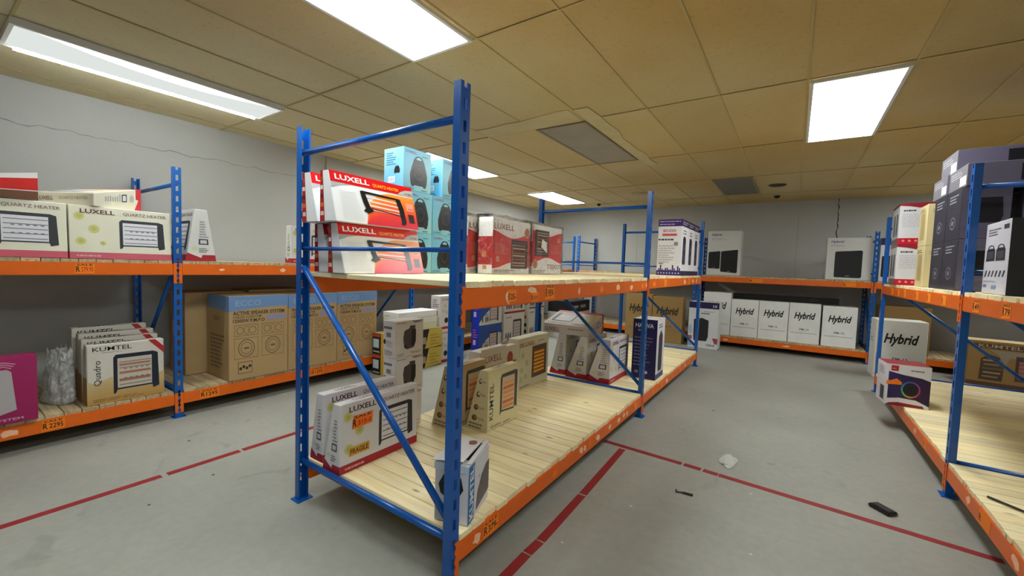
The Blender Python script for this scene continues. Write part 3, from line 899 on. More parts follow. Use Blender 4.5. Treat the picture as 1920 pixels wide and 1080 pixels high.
# cartons in clear wrap
def wrap_mat():
    m = bpy.data.materials.new('clear_wrap'); m.use_nodes = True
    nt = m.node_tree; nt.nodes.clear()
    L = nt.links.new
    t = nt.nodes.new('ShaderNodeBsdfTransparent'); t.inputs[0].default_value = (0.99, 0.99, 0.99, 1)
    g = nt.nodes.new('ShaderNodeBsdfGlossy'); g.inputs['Roughness'].default_value = 0.12
    d = nt.nodes.new('ShaderNodeBsdfDiffuse'); d.inputs[0].default_value = (0.85, 0.87, 0.88, 1)
    tc = nt.nodes.new('ShaderNodeTexCoord')
    no = nt.nodes.new('ShaderNodeTexNoise'); no.inputs['Scale'].default_value = 14; no.inputs['Detail'].default_value = 6; no.inputs['Distortion'].default_value = 2.5
    L(tc.outputs['Object'], no.inputs['Vector'])
    bp = nt.nodes.new('ShaderNodeBump'); bp.inputs['Strength'].default_value = 0.5; bp.inputs['Distance'].default_value = 0.015
    L(no.outputs['Fac'], bp.inputs['Height']); L(bp.outputs[0], g.inputs['Normal'])
    fr = nt.nodes.new('ShaderNodeFresnel'); fr.inputs[0].default_value = 1.28; L(bp.outputs[0], fr.inputs['Normal'])
    m1 = nt.nodes.new('ShaderNodeMixShader'); L(fr.outputs[0], m1.inputs[0]); L(t.outputs[0], m1.inputs[1]); L(g.outputs[0], m1.inputs[2])
    mr = nt.nodes.new('ShaderNodeMapRange'); mr.inputs[1].default_value = 0.5; mr.inputs[2].default_value = 0.72; mr.inputs[3].default_value = 0.0; mr.inputs[4].default_value = 0.16
    L(no.outputs['Fac'], mr.inputs[0])
    m2 = nt.nodes.new('ShaderNodeMixShader'); L(mr.outputs[0], m2.inputs[0]); L(m1.outputs[0], m2.inputs[1]); L(d.outputs[0], m2.inputs[2])
    o = nt.nodes.new('ShaderNodeOutputMaterial'); L(m2.outputs[0], o.inputs[0])
    return m
WRAP = wrap_mat()
def wrap(c, grow=0.008, seed=0, top=0.02):
    bm = bmesh.new()
    w, d, h = c.w / 2 + grow, c.d0 / 2 + grow, c.h + top
    V, F = box_vf(-w, w, -d, d, 0.001, h)
    vs_ = [bm.verts.new(v) for v in V]
    for q in F[1:]: bm.faces.new([vs_[i] for i in q])
    bmesh.ops.subdivide_edges(bm, edges=list(bm.edges), cuts=9, use_grid_fill=True)
    for v in bm.verts:
        p = v.co
        n = noise.noise(p * 13 + Vector((seed, 0, 0)))
        n2 = noise.noise(p * 30 + Vector((0, seed, 0)))
        k = 1 if p.z > 0.01 else 0
        s = Vector((p.x / w, p.y / d, 0))
        v.co = p + s * (0.006 * n + 0.003 * n2) * k + Vector((0, 0, (0.012 * n if p.z > h - 0.01 else 0)))
    me = bpy.data.meshes.new('plastic_wrap'); bm.to_mesh(me); bm.free()
    me.materials.append(WRAP)
    for p in me.polygons: p.use_smooth = True
    link(bpy.data.objects.new('plastic_wrap', me), c.root)

def wrapped_heater(label, corner, rz=90, flip=False, seed=0, tilt=0.0):
    c = Carton('wrapped_heater_carton', label, 'heater box', 0.565, 0.14, 0.445, '#f8f3f0', corner=corner, rot=rz, group='red and white heater cartons in clear wrap')
    if tilt: c.root.rotation_euler.y = R(tilt)
    f = 'front'
    Q = (lambda s, t: (1 - s, 1 - t)) if flip else (lambda s, t: (s, t))
    def wave(s, base, amp): return base + amp * math.cos(math.pi * 2 * (s * 0.9 + 0.05))
    n = 16
    for i in range(n):
        s0, s1 = i / n, (i + 1) / n
        lo0, lo1 = wave(s0 + 0.5, 0.16, 0.06), wave(s1 + 0.5, 0.16, 0.06)
        hi0, hi1 = wave(s0, 0.72, 0.06), wave(s1, 0.72, 0.06)
        c.poly(f, [Q(s0, lo0), Q(s1, lo1), Q(s1, hi1), Q(s0, hi0)], '#e04a4a', 'red_wave', 0)
    def qrect(s0, t0, s1, t1, col, part, L):
        a, b = Q(s0, t0), Q(s1, t1)
        c.rect(f, min(a[0], b[0]), min(a[1], b[1]), max(a[0], b[0]), max(a[1], b[1]), col, part, L)
    def qtext(txt, s0, t0, s1, t1, col, b=0.0):
        a, e = Q(s0, t0), Q(s1, t1)
        c.text(f, txt, min(a[0], e[0]), min(a[1], e[1]), max(a[0], e[0]), max(a[1], e[1]), col, b, rot=180 if flip else 0)
    qtext('LUXELL', 0.03, 0.80, 0.53, 0.90, '#8c4442', 0.0)
    x, y = Q(0.9, 0.80)
    c.ell(f, x, y, 0.075, 0.10, '#dcae92', 'flame_badge', 1); c.ell(f, x, y, 0.055, 0.075, '#c9825e', 'flame_badge', 2)
    qrect(0.47, 0.10, 0.93, 0.64, '#4c4a50', 'heater_picture', 1)
    qrect(0.50, 0.145, 0.86, 0.55, '#b09a8c', 'heater_picture', 2)
    qrect(0.51, 0.40, 0.85, 0.53, '#6b4440', 'heater_picture', 3); qrect(0.51, 0.28, 0.85, 0.39, '#744a40', 'heater_picture', 3); qrect(0.51, 0.17, 0.85, 0.27, '#6b4440', 'heater_picture', 3)
    for t in (0.47, 0.335, 0.20): qrect(0.515, t, 0.845, t + 0.018, '#f2c58c', 'heater_picture', 4)
    qrect(0.49, 0.575, 0.9, 0.60, '#8c5a62', 'heater_picture', 2)
    c.lines(f, *(Q(0.06, 0.36) if not flip else Q(0.4, 0.56)), *(Q(0.4, 0.56) if not flip else Q(0.06, 0.36)), 7, '#d98a80', seed=seed)
    qrect(0.09, 0.22, 0.17, 0.32, '#d9a088', 'inset_picture', 1)
    c.lines(f, 0.05, 0.03, 0.6, 0.09, 2, '#8a7f80', seed=seed + 1)
    c.rect('left', 0, 0.16, 1, 0.66, '#c23a38', 'red_wave', 0)
    c.rect('left', 0.3, 0.30, 0.6, 0.40, '#d88a5a', 'side_pictures', 1); c.rect('left', 0.35, 0.08, 0.62, 0.15, '#d8a050', 'side_pictures', 1)
    wrap(c, 0.009, seed)
    if flip:
        A, B, C, D = c.faces['front']
        pts = [(0.27, 0.72), (0.42, 0.66), (0.44, 0.44), (0.24, 0.55)]
        V = [c.pt('front', s, t, 26) for s, t in pts] + [c.pt('front', s, t, 24) for s, t in pts]
        c.solid('paper_note', V, [(0, 1, 2, 3), (7, 6, 5, 4), (0, 4, 5, 1), (1, 5, 6, 2), (2, 6, 7, 3), (3, 7, 4, 0)], mat('white_note', '#d8d8d4', 0.6))
    return c.done()
wrapped_heater('red and white heater carton in clear plastic, leftmost and set back behind another', (-2.125, 2.505, Z1), 90, False, 3)
wrapped_heater('red and white heater carton in clear plastic with the picture upright', (-1.95, 2.595, Z1), 91, False, 1)
wrapped_heater('red and white heater carton in clear plastic standing upside down', (-1.955, 3.195, Z1 + 0.002), 90, True, 2)

# purple party speaker cartons on the far bay
Z1b = DU + 0.0155
def purple(label, k):
    y = 5.335 + 0.365 * k
    c = Carton('speaker_carton', label, 'speaker box', 0.285, 0.345, 0.685, '#e7e5ea', corner=(-1.435, y, Z1b), rot=0, group='purple and white speaker cartons in a row')
    for f in ('front', 'right'):
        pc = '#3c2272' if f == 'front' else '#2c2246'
        c.rect(f, 0, 0.875, 1, 1, pc, 'purple_band', 0)
        c.rect(f, 0, 0, 1, 0.085, pc, 'purple_band', 0)
        for i in range(14):
            s = i / 14
            hgt = 0.085 + 0.05 * abs(math.sin(i * 2.3)) + (0.05 if i in (2, 9, 12) and f == 'front' else 0)
            if f == 'front': c.rect(f, s, 0.085, s + 0.055, hgt, pc, 'crowd_print', 1)
    c.lines('front', 0.06, 0.955, 0.94, 0.985, 1, '#c9c0e0', seed=2); c.lines('front', 0.06, 0.905, 0.94, 0.935, 1, '#c9c0e0', seed=3)
    c.lines('right', 0.06, 0.91, 0.94, 0.98, 2, '#b9b4c8', seed=2)
    c.text('front', 'ECCO', 0.22, 0.775, 0.74, 0.82, '#b03048', 0.02)
    c.rect('front', 0.18, 0.705, 0.78, 0.745, '#cf4a5a', 'red_label', 1)
    c.lines('front', 0.03, 0.625, 0.95, 0.655, 1, '#2a2a34', fill=0.9, seed=4)
    c.rect('front', 0.68, 0.53, 0.84, 0.595, '#8a8a92', 'grey_square', 1)
    c.lines('front', 0.05, 0.23, 0.75, 0.56, 8, '#9c98a8', fill=0.3, seed=5)
    c.lines('front', 0.08, 0.20, 0.34, 0.222, 1, '#4a4660', fill=0.85, seed=7)
    for i in range(8): c.ell('front', 0.08 + 0.12 * i, 0.04, 0.03, 0.014, '#cfc6e6', 'icon_row', 2, 8)
    P = sub(0.15, 0.20, 0.62, 0.70)
    c.poly('right', [P(0.1, 0), P(0.9, 0.0), P(1, 0.1), P(1, 0.9), P(0.8, 1), P(0.2, 1), P(0, 0.9), P(0, 0.1)], '#2b2740', 'speaker_picture', 1)
    for t in (0.25, 0.6): c.ell('right', *P(0.5, t), 0.12, 0.06, '#4c4666', 'speaker_picture', 2)
    c.lines('right', 0.15, 0.74, 0.7, 0.84, 2, '#8c8898', seed=6)
    c.tape('#6d5f9a')
    return c.done()
purple('purple and white speaker carton nearest, its text side facing the camera', 0)
purple('purple and white speaker carton, middle one of the row of three', 1)
purple('purple and white speaker carton, last of the row against the far post', 2)

# ------------------------------------------------------------------ cartons on the middle rack, lower deck
Z0 = DL + 0.0015
def lux_white(label, corner=None, rz=90, w=0.56, d0=0.155, d1=0.06, h=0.385, taper='back', group='white quartz heater cartons with red base', euler=None, loc=None,
              col='#dcdadf', flipback=False, base='#a91f2c', sticker=False, top_text=True, sw=False):
    c = Carton('heater_carton', label, 'heater box', w, d0, h, col, d1=d1, taper=taper, corner=corner, rot=rz, group=group, euler=euler, loc=loc)
    f = 'front'
    c.rect(f, 0, 0, 1, 0.12, base, 'red_base', 0)
    for fc in ('left', 'right'):
        c.poly(fc, [(0, 0), (1, 0), (1, 0.12), (0.55, 0.12), (0.5, 0.06), (0, 0.16)], base, 'red_base', 0)
    c.text(f, 'LUXELL', 0.10, 0.86, 0.42, 0.94, '#5a2026', 0.02)
    c.text(f, 'QUARTZ HEATER', 0.50, 0.86, 0.95, 0.93, '#7c5a66', 0.012)
    if top_text: c.text('top', 'LUXELL', 0.18, 0.3, 0.45, 0.7, '#8a5a66', 0.0); c.lines('top', 0.5, 0.35, 0.85, 0.6, 1, '#a08a92', seed=4)
    pic_quartz(c, f, 0.46, 0.2, 0.93, 0.78)
    for s, t, r_ in ((0.09, 0.80, 0.05), (0.22, 0.57, 0.055), (0.1, 0.33, 0.05), (0.3, 0.3, 0.03)):
        c.ell(f, s, t, r_, r_ * 1.5, '#c9c780', 'flower_print', 0, 9)
        c.ell(f, s, t, r_ * 0.5, r_ * 0.75, '#bdb95e', 'flower_print', 1, 8)
    c.lines(f, 0.06, 0.04, 0.28, 0.075, 1, '#d9a0a4', fill=0.85, seed=15)
    for fc in ('left', 'right'):
        c.lines(fc, 0.42, 0.46, 0.85, 0.8, 7, '#85858c', seed=8)
        c.rect(fc, 0.40, 0.32, 0.80, 0.43, '#2e2f36', 'side_pictures', 1); c.rect(fc, 0.46, 0.34, 0.74, 0.41, '#c9c9d0', 'side_pictures', 2)
        c.lines(fc, 0.42, 0.17, 0.78, 0.27, 3, '#6a6a72', seed=9)
        c.ell(fc, 0.25, 0.24, 0.1, 0.04, '#cfcf9a', 'flower_print', 0, 9); c.ell(fc, 0.3, 0.62, 0.08, 0.04, '#d4d4aa', 'flower_print', 0, 9)
    if sticker:
        sticker_on(c, f, 0.13, 0.60, 0.38, 0.80, '315-0')
        c.rect(f, 0.10, 0.215, 0.34, 0.345, '#d6a63a', 'fragile_label', 4)
        c.text(f, 'FRAGILE', 0.115, 0.24, 0.325, 0.32, '#6e2f10', 0.03, L=5)
    return c
lux_white('white quartz heater carton with orange price sticker, front of the pair on the lower deck', (-1.97, 1.31, Z0), 90.5, sticker=True).done()
lux_white('white quartz heater carton without price sticker, rear of the pair at the blue post', (-2.168, 1.337, Z0), 90, w=0.525, d0=0.13, d1=0.07, h=0.395).done()

def trident(label, k, dy=0.0, rz=90):
    c = Carton('speaker_carton', label, 'speaker box', 0.257, 0.125, 0.252, '#f0edee', corner=(-2.205, 1.875 + dy, Z0 + 0.2535 * k), rot=rz, group='stack of three white speaker cartons')
    f = 'front'
    P = sub(0.26, 0.2, 0.72, 0.85)
    c.poly(f, [P(0.1, 0.08), P(0.3, 0.0), P(0.85, 0.05), P(1.0, 0.3), P(1.0, 0.8), P(0.94, 0.86), P(0.94, 1), P(0.5, 1), P(0.5, 0.9), P(0.1, 0.8), P(0.02, 0.5)], '#544c52', 'speaker_picture', 1)
    c.poly(f, [P(0.62, 0.12), P(0.9, 0.15), P(0.96, 0.3), P(0.96, 0.8), P(0.68, 0.85)], '#2c2730', 'speaker_picture', 2)
    c.ell(f, *P(0.22, 0.14), 0.03, 0.035, '#1c1a1e', 'speaker_picture', 2)
    c.text(f, 'TRINITY', 0.58, 0.92, 0.97, 0.98, '#4a4348', 0.02)
    c.text(f, 'TRINITY', 0.52, 0.06, 0.92, 0.12, '#9a7a68', 0.012)
    c.lines(f, 0.05, 0.93, 0.38, 0.975, 1, '#8c868c', seed=2); c.lines(f, 0.08, 0.04, 0.4, 0.12, 2, '#9c9698', seed=3)
    c.lines('left', 0.08, 0.78, 0.85, 0.86, 1, '#77717a', fill=0.85, seed=5)
    c.rect('left', 0.28, 0.56, 0.64, 0.68, '#8e8a90', 'bar_code', 1)
    c.ell('left', 0.14, 0.42, 0.10, 0.07, '#3a353c', 'speaker_picture', 1)
    c.lines('left', 0.3, 0.30, 0.85, 0.48, 4, '#b9aca4', seed=4); c.lines('left', 0.15, 0.06, 0.85, 0.2, 3, '#b08a62', seed=5)
    c.tape('#e2e0e0', 0.03)
    return c.done()
trident('white carton with a dark speaker picture, bottom of the stack behind the heater carton', 0, -0.004)
trident('white carton with a dark speaker picture, middle of the stack of three', 1, 0.004)
trident('white carton with a dark speaker picture, top of the stack of three', 2)

def beige(label, corner, h=0.43, w=0.385, rz=90, vertical=True, d0=0.19, col='#d9cfa0', side='#cbbf98'):
    c = Carton('heater_carton', label, 'heater box', w, d0, h, col, d1=0.075, taper='back', corner=corner, rot=rz, bevel=0.006, group='worn beige heater cartons')
    f = 'front'
    c.text(f, 'KUMTEL', 0.05, 0.18, 0.17, 0.78, '#3f4a52', 0.008, rot=90)
    P = sub(0.38, 0.17, 0.95, 0.90)
    c.poly(f, [P(0, 0.02), P(0.08, 0.1), P(0.8, 0.06), P(0.9, 0.12), P(1, 0.06), P(1, 0.96), P(0.9, 1), P(0.06, 0.98), P(0, 0.9)], '#4b4440', 'heater_picture', 1)
    c.poly(f, [P(0.1, 0.14), P(0.82, 0.1), P(0.82, 0.9), P(0.1, 0.9)], '#c9b49c', 'heater_picture', 2)
    for i in range(6):
        y = 0.16 + 0.11 * i
        c.poly(f, [P(0.15, y), P(0.78, y), P(0.78, y + 0.075), P(0.15, y + 0.075)], ['#d88a4a', '#c96f35', '#dd9a58'][i % 3], 'heater_picture', 3)
    c.text(f, 'Quadro', 0.10, 0.035, 0.42, 0.095, '#5a5244', 0.0); c.lines(f, 0.5, 0.04, 0.85, 0.08, 1, '#7a7060')
    c.rect('left', 0.0, 0.0, 1.0, 1.0, side, 'side_panel', 0)
    for t, r_ in ((0.82, 0.06), (0.6, 0.06), (0.38, 0.06), (0.2, 0.05)):
        c.ell('left', 0.32, t, 0.14, 0.05, '#4a453c', 'side_icons', 1, 10)
        c.ell('left', 0.35, t + 0.01, 0.08, 0.03, '#b0603a' if t < 0.45 else '#d0c8b0', 'side_icons', 2, 8)
        c.lines('left', 0.5, t - 0.02, 0.9, t + 0.02, 2, '#6f6754', seed=int(t * 50))
    c.lines('left', 0.1, 0.03, 0.95, 0.14, 2, '#6a6048', seed=12)
    c.text('top', 'KUMTEL', 0.25, 0.3, 0.7, 0.75, '#8a8068', 0.02)
    c.rect('top', 0.0, 0.42, 1.0, 0.46, '#8d8262', 'flap_seam', 0)
    return c.done()
beige('worn beige heater carton with vertical lettering, standing nearer the aisle', (-1.70, 2.262, Z0))
beige('worn beige heater carton half hidden behind the near blue post', (-1.915, 2.135, Z0), h=0.445, col='#c9ae84', side='#c6b692')

c = Carton('heater_carton', 'open topped heater carton with red flame badge behind the beige carton', 'heater box', 0.52, 0.12, 0.455, '#d6d0c8', corner=(-2.05, 2.61, Z0), rot=90, bevel=0.005)
c.rect('front', 0, 0.0, 1, 0.70, '#a8583a', 'brown_print', 0)
c.text('front', 'LUXELL', 0.06, 0.78, 0.58, 0.90, '#84403a', 0.0)
c.ell('front', 0.82, 0.76, 0.10, 0.15, '#d8c0a8', 'flame_badge', 1); c.ell('front', 0.82, 0.76, 0.085, 0.13, '#a04a34', 'flame_badge', 2)
c.poly('front', [(0.06, 0.1), (0.6, 0.1), (0.6, 0.68), (0.56, 0.70), (0.1, 0.66), (0.06, 0.62)], '#4c3a34', 'heater_picture', 1)
c.poly('front', [(0.1, 0.14), (0.56, 0.14), (0.56, 0.6), (0.1, 0.58)], '#b4744a', 'heater_picture', 2)
c.text('top', 'LUXELL', 0.2, 0.3, 0.7, 0.75, '#8c7a6c', 0.0)
V, F = box_vf(-0.255, 0.1, -0.066, -0.0615, 0.452, 0.475); c.solid('open_flap', V, F, carton_mat('#d8d4cc'))
V, F = prism_vf([(0.14, 0.452), (0.255, 0.452), (0.25, 0.50), (0.2, 0.485)], 0.03, 0.034); c.solid('open_flap', V, F, carton_mat('#cfc8bc'))
c.done()
c = Carton('heater_carton', 'cream heater carton with glowing orange heater picture standing before the far frame', 'heater box', 0.575, 0.12, 0.485, '#d8d4bc', corner=(-2.06, 3.2, Z0), rot=91, bevel=0.005)
c.text('front', 'DE LUXELL', 0.02, 0.83, 0.50, 0.91, '#8c4030', 0.012); c.lines('front', 0.62, 0.88, 0.95, 0.91, 1, '#6a5a50')
pic_glow(c, 'front', 0.42, 0.16, 0.92, 0.80, '#5a4f4a', '#8f4a1e', '#f3b23c', 6)
for s, t in ((0.12, 0.66), (0.25, 0.5), (0.1, 0.38), (0.22, 0.24), (0.08, 0.2)): c.ell('front', s, t, 0.05, 0.06, '#b9c2a0', 'flower_print', 0, 9)
c.lines('front', 0.05, 0.04, 0.5, 0.09, 1, '#7a7468')
c.rect('top', 0.0, 0.4, 1.0, 0.46, '#a8a48c', 'flap_seam', 0)
c.done()

lux_white('white quartz heater carton with red base, leftmost of three in the far bay', (-2.0, 4.035, Z0), 90, w=0.55, d0=0.19, d1=0.09, h=0.44, col='#c9c5c4').done()
lux_white('white quartz heater carton with red base, middle of three in the far bay', (-1.737, 3.995, Z0), 90, w=0.55, d0=0.24, d1=0.08, h=0.44, col='#c9c5c4').done()
lux_white('white quartz heater carton with red base, rightmost of three under the diagonal brace', (-1.48, 3.985, Z0), 90, w=0.55, d0=0.245, d1=0.10, h=0.45, col='#d2ccd0').done()
c = lux_white('white heater carton lying flat on top of the three upright ones', None, w=0.55, d0=0.21, d1=0.10, h=0.40, taper='front', top_text=False, euler=(-90, 0, 180), loc=(-2.02, 4.44, Z0 + 0.4415 + 0.105), col='#cdc8c6', group='white quartz heater cartons with red base')
c.text('top', 'LUXELL', 0.62, 0.35, 0.95, 0.8, '#7a5a30', 0.02, rot=180); c.lines('top', 0.12, 0.35, 0.5, 0.6, 1, '#8a8084', seed=5)
c.done()

c = Carton('speaker_carton', 'navy and white tall carton standing under the far bay by the front post', 'speaker box', 0.255, 0.33, 0.64, '#1e1c56', corner=(-1.412, 4.455, Z0), rot=1)
c.text('front', 'HAIWA', 0.10, 0.86, 0.86, 0.93, '#d8d8ea', 0.03); c.lines('front', 0.22, 0.80, 0.74, 0.83, 1, '#9a98c4', fill=0.85, seed=14)
c.lines('front', 0.08, 0.22, 0.9, 0.74, 9, '#8d8cc0', fill=0.22, seed=6)
c.text('front', 'CE', 0.14, 0.09, 0.28, 0.13, '#c4c4e0', 0.02); c.ell('front', 0.62, 0.11, 0.06, 0.025, '#c4c4e0', 'icon_row', 1)
c.rect('right', 0, 0.0, 1, 1, '#dcdae2', 'side_panel', 0); c.rect('right', 0, 0, 1, 0.09, '#4a4870', 'side_panel', 1)
P = sub(0.25, 0.12, 0.75, 0.82); c.poly('right', [P(0.1, 0), P(0.9, 0), P(1, 0.1), P(1, 0.85), P(0.5, 1), P(0, 0.85), P(0, 0.1)], '#38343c', 'speaker_picture', 2)
c.lines('right', 0.2, 0.86, 0.85, 0.94, 2, '#3a3858'); c.rect('top', 0, 0, 1, 1, '#d6d4dc', 'top_panel', 0); c.tape('#bdb8c8')
c.done()

# small open fan heater carton at the near corner
c = Carton('fan_heater_carton', 'small opened grey fan heater carton at the near corner of the lower deck', 'fan heater box', 0.165, 0.26, 0.275, '#d6d4da', corner=(-1.295, 1.342, Z0), rot=17, bevel=0.004)
P = sub(0.12, 0.42, 0.86, 0.84)
c.poly('front', [P(0.3, 0), P(0.8, 0.05), P(1, 0.4), P(0.9, 0.85), P(0.6, 1), P(0.2, 0.9), P(0, 0.5), P(0.08, 0.15)], '#1e1f24', 'fan_heater_picture', 1)
c.poly('front', [P(0.15, 0.62), P(0.5, 0.8), P(0.7, 0.75), P(0.5, 0.62)], '#4a4c52', 'fan_heater_picture', 2)
c.lines('front', 0.3, 0.32, 0.8, 0.36, 1, '#4a4a52'); c.lines('front', 0.4, 0.06, 0.8, 0.09, 1, '#6a6a72')
c.rect('right', 0.0, 0.0, 0.27, 0.97, '#1f6fae', 'blue_strip', 1)
c.text('right', 'KUMTEL', 0.06, 0.05, 0.23, 0.93, '#e4e6ec', 0.018, rot=90)
P = sub(0.36, 0.08, 1.0, 0.72)
c.poly('right', [P(0, 0.0), P(1, 0.15), P(1, 1.0), P(0.75, 0.98), P(0.4, 0.8), P(0.1, 0.45)], '#5c5660', 'fan_heater_picture', 1)
c.ell('right', 0.5, 0.62, 0.04, 0.03, '#b0acb4', 'fan_heater_picture', 2)
K = c
def flap(nm, pts, th, m):
    V = [Vector(p) for p in pts]
    n = (V[1] - V[0]).cross(V[3] - V[0]).normalized() * th
    VV = V + [p - n for p in V]
    K.solid(nm, VV, [(0, 1, 2, 3), (7, 6, 5, 4), (0, 4, 5, 1), (1, 5, 6, 2), (2, 6, 7, 3), (3, 7, 4, 0)], m)
w2, d2, hh = 0.0825, 0.13, 0.275
GREYC = carton_mat('#d0cdd2')
flap('lid_flap', [(-w2 - 0.012, -d2 - 0.012, hh + 0.010), (w2 * 0.72, -d2 - 0.010, hh + 0.022), (w2 * 0.62, d2, hh + 0.016), (-w2 - 0.004, d2, hh + 0.006)], 0.003, GREYC)
flap('lid_flap', [(w2 * 0.78, -d2 * 0.9, hh + 0.004), (w2 + 0.004, -d2 * 0.9, hh + 0.006), (w2 + 0.004, d2, hh + 0.020), (w2 * 0.7, d2, hh + 0.012)], 0.003, GREYC)
flap('gap_shade_sheet', [(w2 * 0.55, -d2 * 0.6, hh + 0.0015), (w2 * 0.95, -d2 * 0.6, hh + 0.0015), (w2 * 0.95, d2 * 0.9, hh + 0.0015), (w2 * 0.55, d2 * 0.9, hh + 0.0015)], 0.001, GAP_SHADE)  # black sheet painted as the shade inside the opened carton
V, F = box_vf(-w2 - 0.002, w2 + 0.002, -d2 - 0.003, -d2 - 0.001, hh - 0.035, hh - 0.002); c.solid('clear_tape', V, F, mat('shiny_tape', '#c9dbe6', 0.15, 0.8))
c.rect('top', 0.1, 0.1, 0.2, 0.11, '#c9c7ce', 'top_panel', 0)
V, F = tube_vf((0.02, 0.07, hh + 0.0185), (0.02, 0.07, hh + 0.0205), 0.02, 14); c.solid('round_sticker', V, F, mat('brown_sticker', '#8a5640', 0.5))
c.done()

# ------------------------------------------------------------------ left rack
ZL1 = 1.3465
def lux_left(label, y, w):
    c = lux_white(label, (-4.325, y, ZL1), 90, w=w, d0=0.36, d1=0.335, h=0.388, taper='front', col='#e2e0cc', base='#c9586a', group='upright heater cartons on the left top deck')
    return c.done()
lux_left('upright white heater carton on the left top deck, cut by the picture edge', 0.095, 0.596)
lux_left('upright white heater carton on the left top deck beside the blue post', 0.700, 0.592)
c = lux_white('white heater carton lying flat and turned on the upright cartons at left', None, w=0.55, d0=0.185, d1=0.095, h=0.36, taper='front', top_text=False, euler=(-90, 0, 209), loc=(-4.74, 1.01, ZL1 + 0.389 + 0.093), col='#cfcab8', base='#b3202a', group='white heater cartons lying on the left rack')
c.text('top', 'LUXELL', 0.60, 0.3, 0.84, 0.6, '#6a4a4a', 0.02, rot=180); c.text('top', 'QUARTZ HEATER', 0.08, 0.28, 0.52, 0.55, '#8a6a62', 0.0, rot=180)
c.done()
c = Carton('heater_carton', 'red and white carton lying flat at the far left of the top deck', 'heater box', 0.50, 0.19, 0.42, '#e0dcda', d1=0.10, taper='front', euler=(-90, 0, 189), loc=(-4.60, 0.52, ZL1 + 0.3915 + 0.095), gloss=True)
c.rect('front', 0, 0.0, 1, 1.0, '#dfdcda', 'printed_panel', 0)
c.rect('left', 0, 0, 1, 1, '#e2dedc', 'side_panel', 0); c.poly('left', [(0.35, 0), (0.8, 0), (0.8, 1), (0.35, 1)], '#c32a26', 'red_band', 1)
c.rect('left', 0, 0, 0.32, 1, '#6b4a38', 'brown_strip', 1)
c.rect('top', 0, 0, 1, 1, '#7a5540', 'brown_strip', 0); c.rect('front', 0, 0.6, 1, 0.85, '#c32a26', 'red_band', 1)
c.done()
lux_white('white tapered heater carton standing edge on just right of the left blue post', (-4.885, 1.392, ZL1), 0, w=0.55, d0=0.23, d1=0.09, h=0.45, taper='mid', col='#d6d6d4', group='edge on heater cartons on the left rack').done()
lux_white('white heater carton on the left top deck mostly hidden behind the middle rack post', (-4.45, 2.355, ZL1), 90, w=0.5, d0=0.11, d1=0.09, h=0.40, taper='back', col='#d6d6d4', group='edge on heater cartons on the left rack').done()

c = Carton('heater_carton', 'magenta heater carton on the left lower deck at the picture edge', 'heater box', 0.47, 0.13, 0.445, '#9c1c58', corner=(-4.27, 0.05, Z0), rot=90)
c.poly('front', [(0, 0), (1, 0), (1, 1), (0, 1)], ['#8a1650', '#9c1c58', '#a82464', '#a82464'], 'magenta_print', 0)
c.rect('front', 0.1, 0.2, 0.68, 0.76, '#d0b48c', 'heater_picture', 1)
for i in range(6): c.rect('front', 0.1, 0.24 + 0.085 * i, 0.68, 0.26 + 0.085 * i, '#8c5a52', 'heater_picture', 2)
c.poly('front', [(0.62, 0.14), (0.8, 0.2), (0.76, 0.78), (0.72, 0.82), (0.66, 0.82), (0.62, 0.76)], '#b4b0b4', 'heater_picture', 3)
for k in range(3): c.poly('front', [(0.56 + 0.02 * k, 0.90 - 0.03 * k), (0.68, 0.94 - 0.03 * k), (0.80 - 0.02 * k, 0.90 - 0.03 * k), (0.80 - 0.02 * k, 0.885 - 0.03 * k), (0.68, 0.925 - 0.03 * k), (0.56 + 0.02 * k, 0.885 - 0.03 * k)], '#d89ab8', 'wave_print', 1)
c.text('front', 'HEATING SYSTEM', 0.2, 0.045, 0.86, 0.085, '#d0a4bc', 0.02)
c.rect('right', 0, 0, 1, 1, '#3d1326', 'side_panel', 0)
c.done()

def quadro(label, x, y, h, w=0.462):
    c = Carton('heater_carton', label, 'heater box', w, 0.125, h, '#d4d0c6', d1=0.085, taper='back', corner=(x, y, Z0), rot=90, bevel=0.005, group='row of white and tan heater cartons')
    f = 'front'
    c.poly(f, [(0, 0), (1, 0), (1, 0.42), (0.6, 0.30), (0.3, 0.44), (0.1, 0.34), (0, 0.40)], ['#b98f4a', '#b98f4a', '#cbb488', '#c4a66c', '#cdbb94', '#c8b080', '#cdbb94'], 'tan_print', 0)
    c.text(f, 'KUMTEL', 0.07, 0.885, 0.56, 0.955, '#23262c', 0.008)
    c.lines(f, 0.18, 0.85, 0.56, 0.87, 1, '#8a8a88')
    c.text(f, 'Quadro', 0.08, 0.31, 0.18, 0.73, '#23262c', 0.0, rot=90)
    pic_quartz(c, f, 0.32, 0.13, 0.93, 0.80, '#1c2434', '#c9c1b4', '#8a8078', '#b0705a', 1, 0.12)
    c.poly(f, [(0.78, 1.0), (0.88, 1.0), (1, 0.86), (1, 0.74)], '#b3262c', 'red_ribbon', 3)
    c.lines(f, 0.07, 0.04, 0.9, 0.1, 2, '#8a6c3a')
    c.text('top', 'KUMTEL', 0.1, 0.2, 0.6, 0.8, '#4a4a4c', 0.02); c.lines('top', 0.62, 0.4, 0.9, 0.6, 1, '#8a8a88')
    c.rect('left', 0, 0, 1, 0.45, '#a67c42', 'tan_print', 0)
    return c.done()
quadro('white and tan heater carton with upright script, front of its row', -4.34, 0.775, 0.46)
quadro('white and tan heater carton, second in the row, only its top showing', -4.472, 0.772, 0.487)
quadro('white and tan heater carton, third in the row, only its top showing', -4.604, 0.78, 0.515)
quadro('white and tan heater carton, last in the row near the wall', -4.736, 0.765, 0.548)

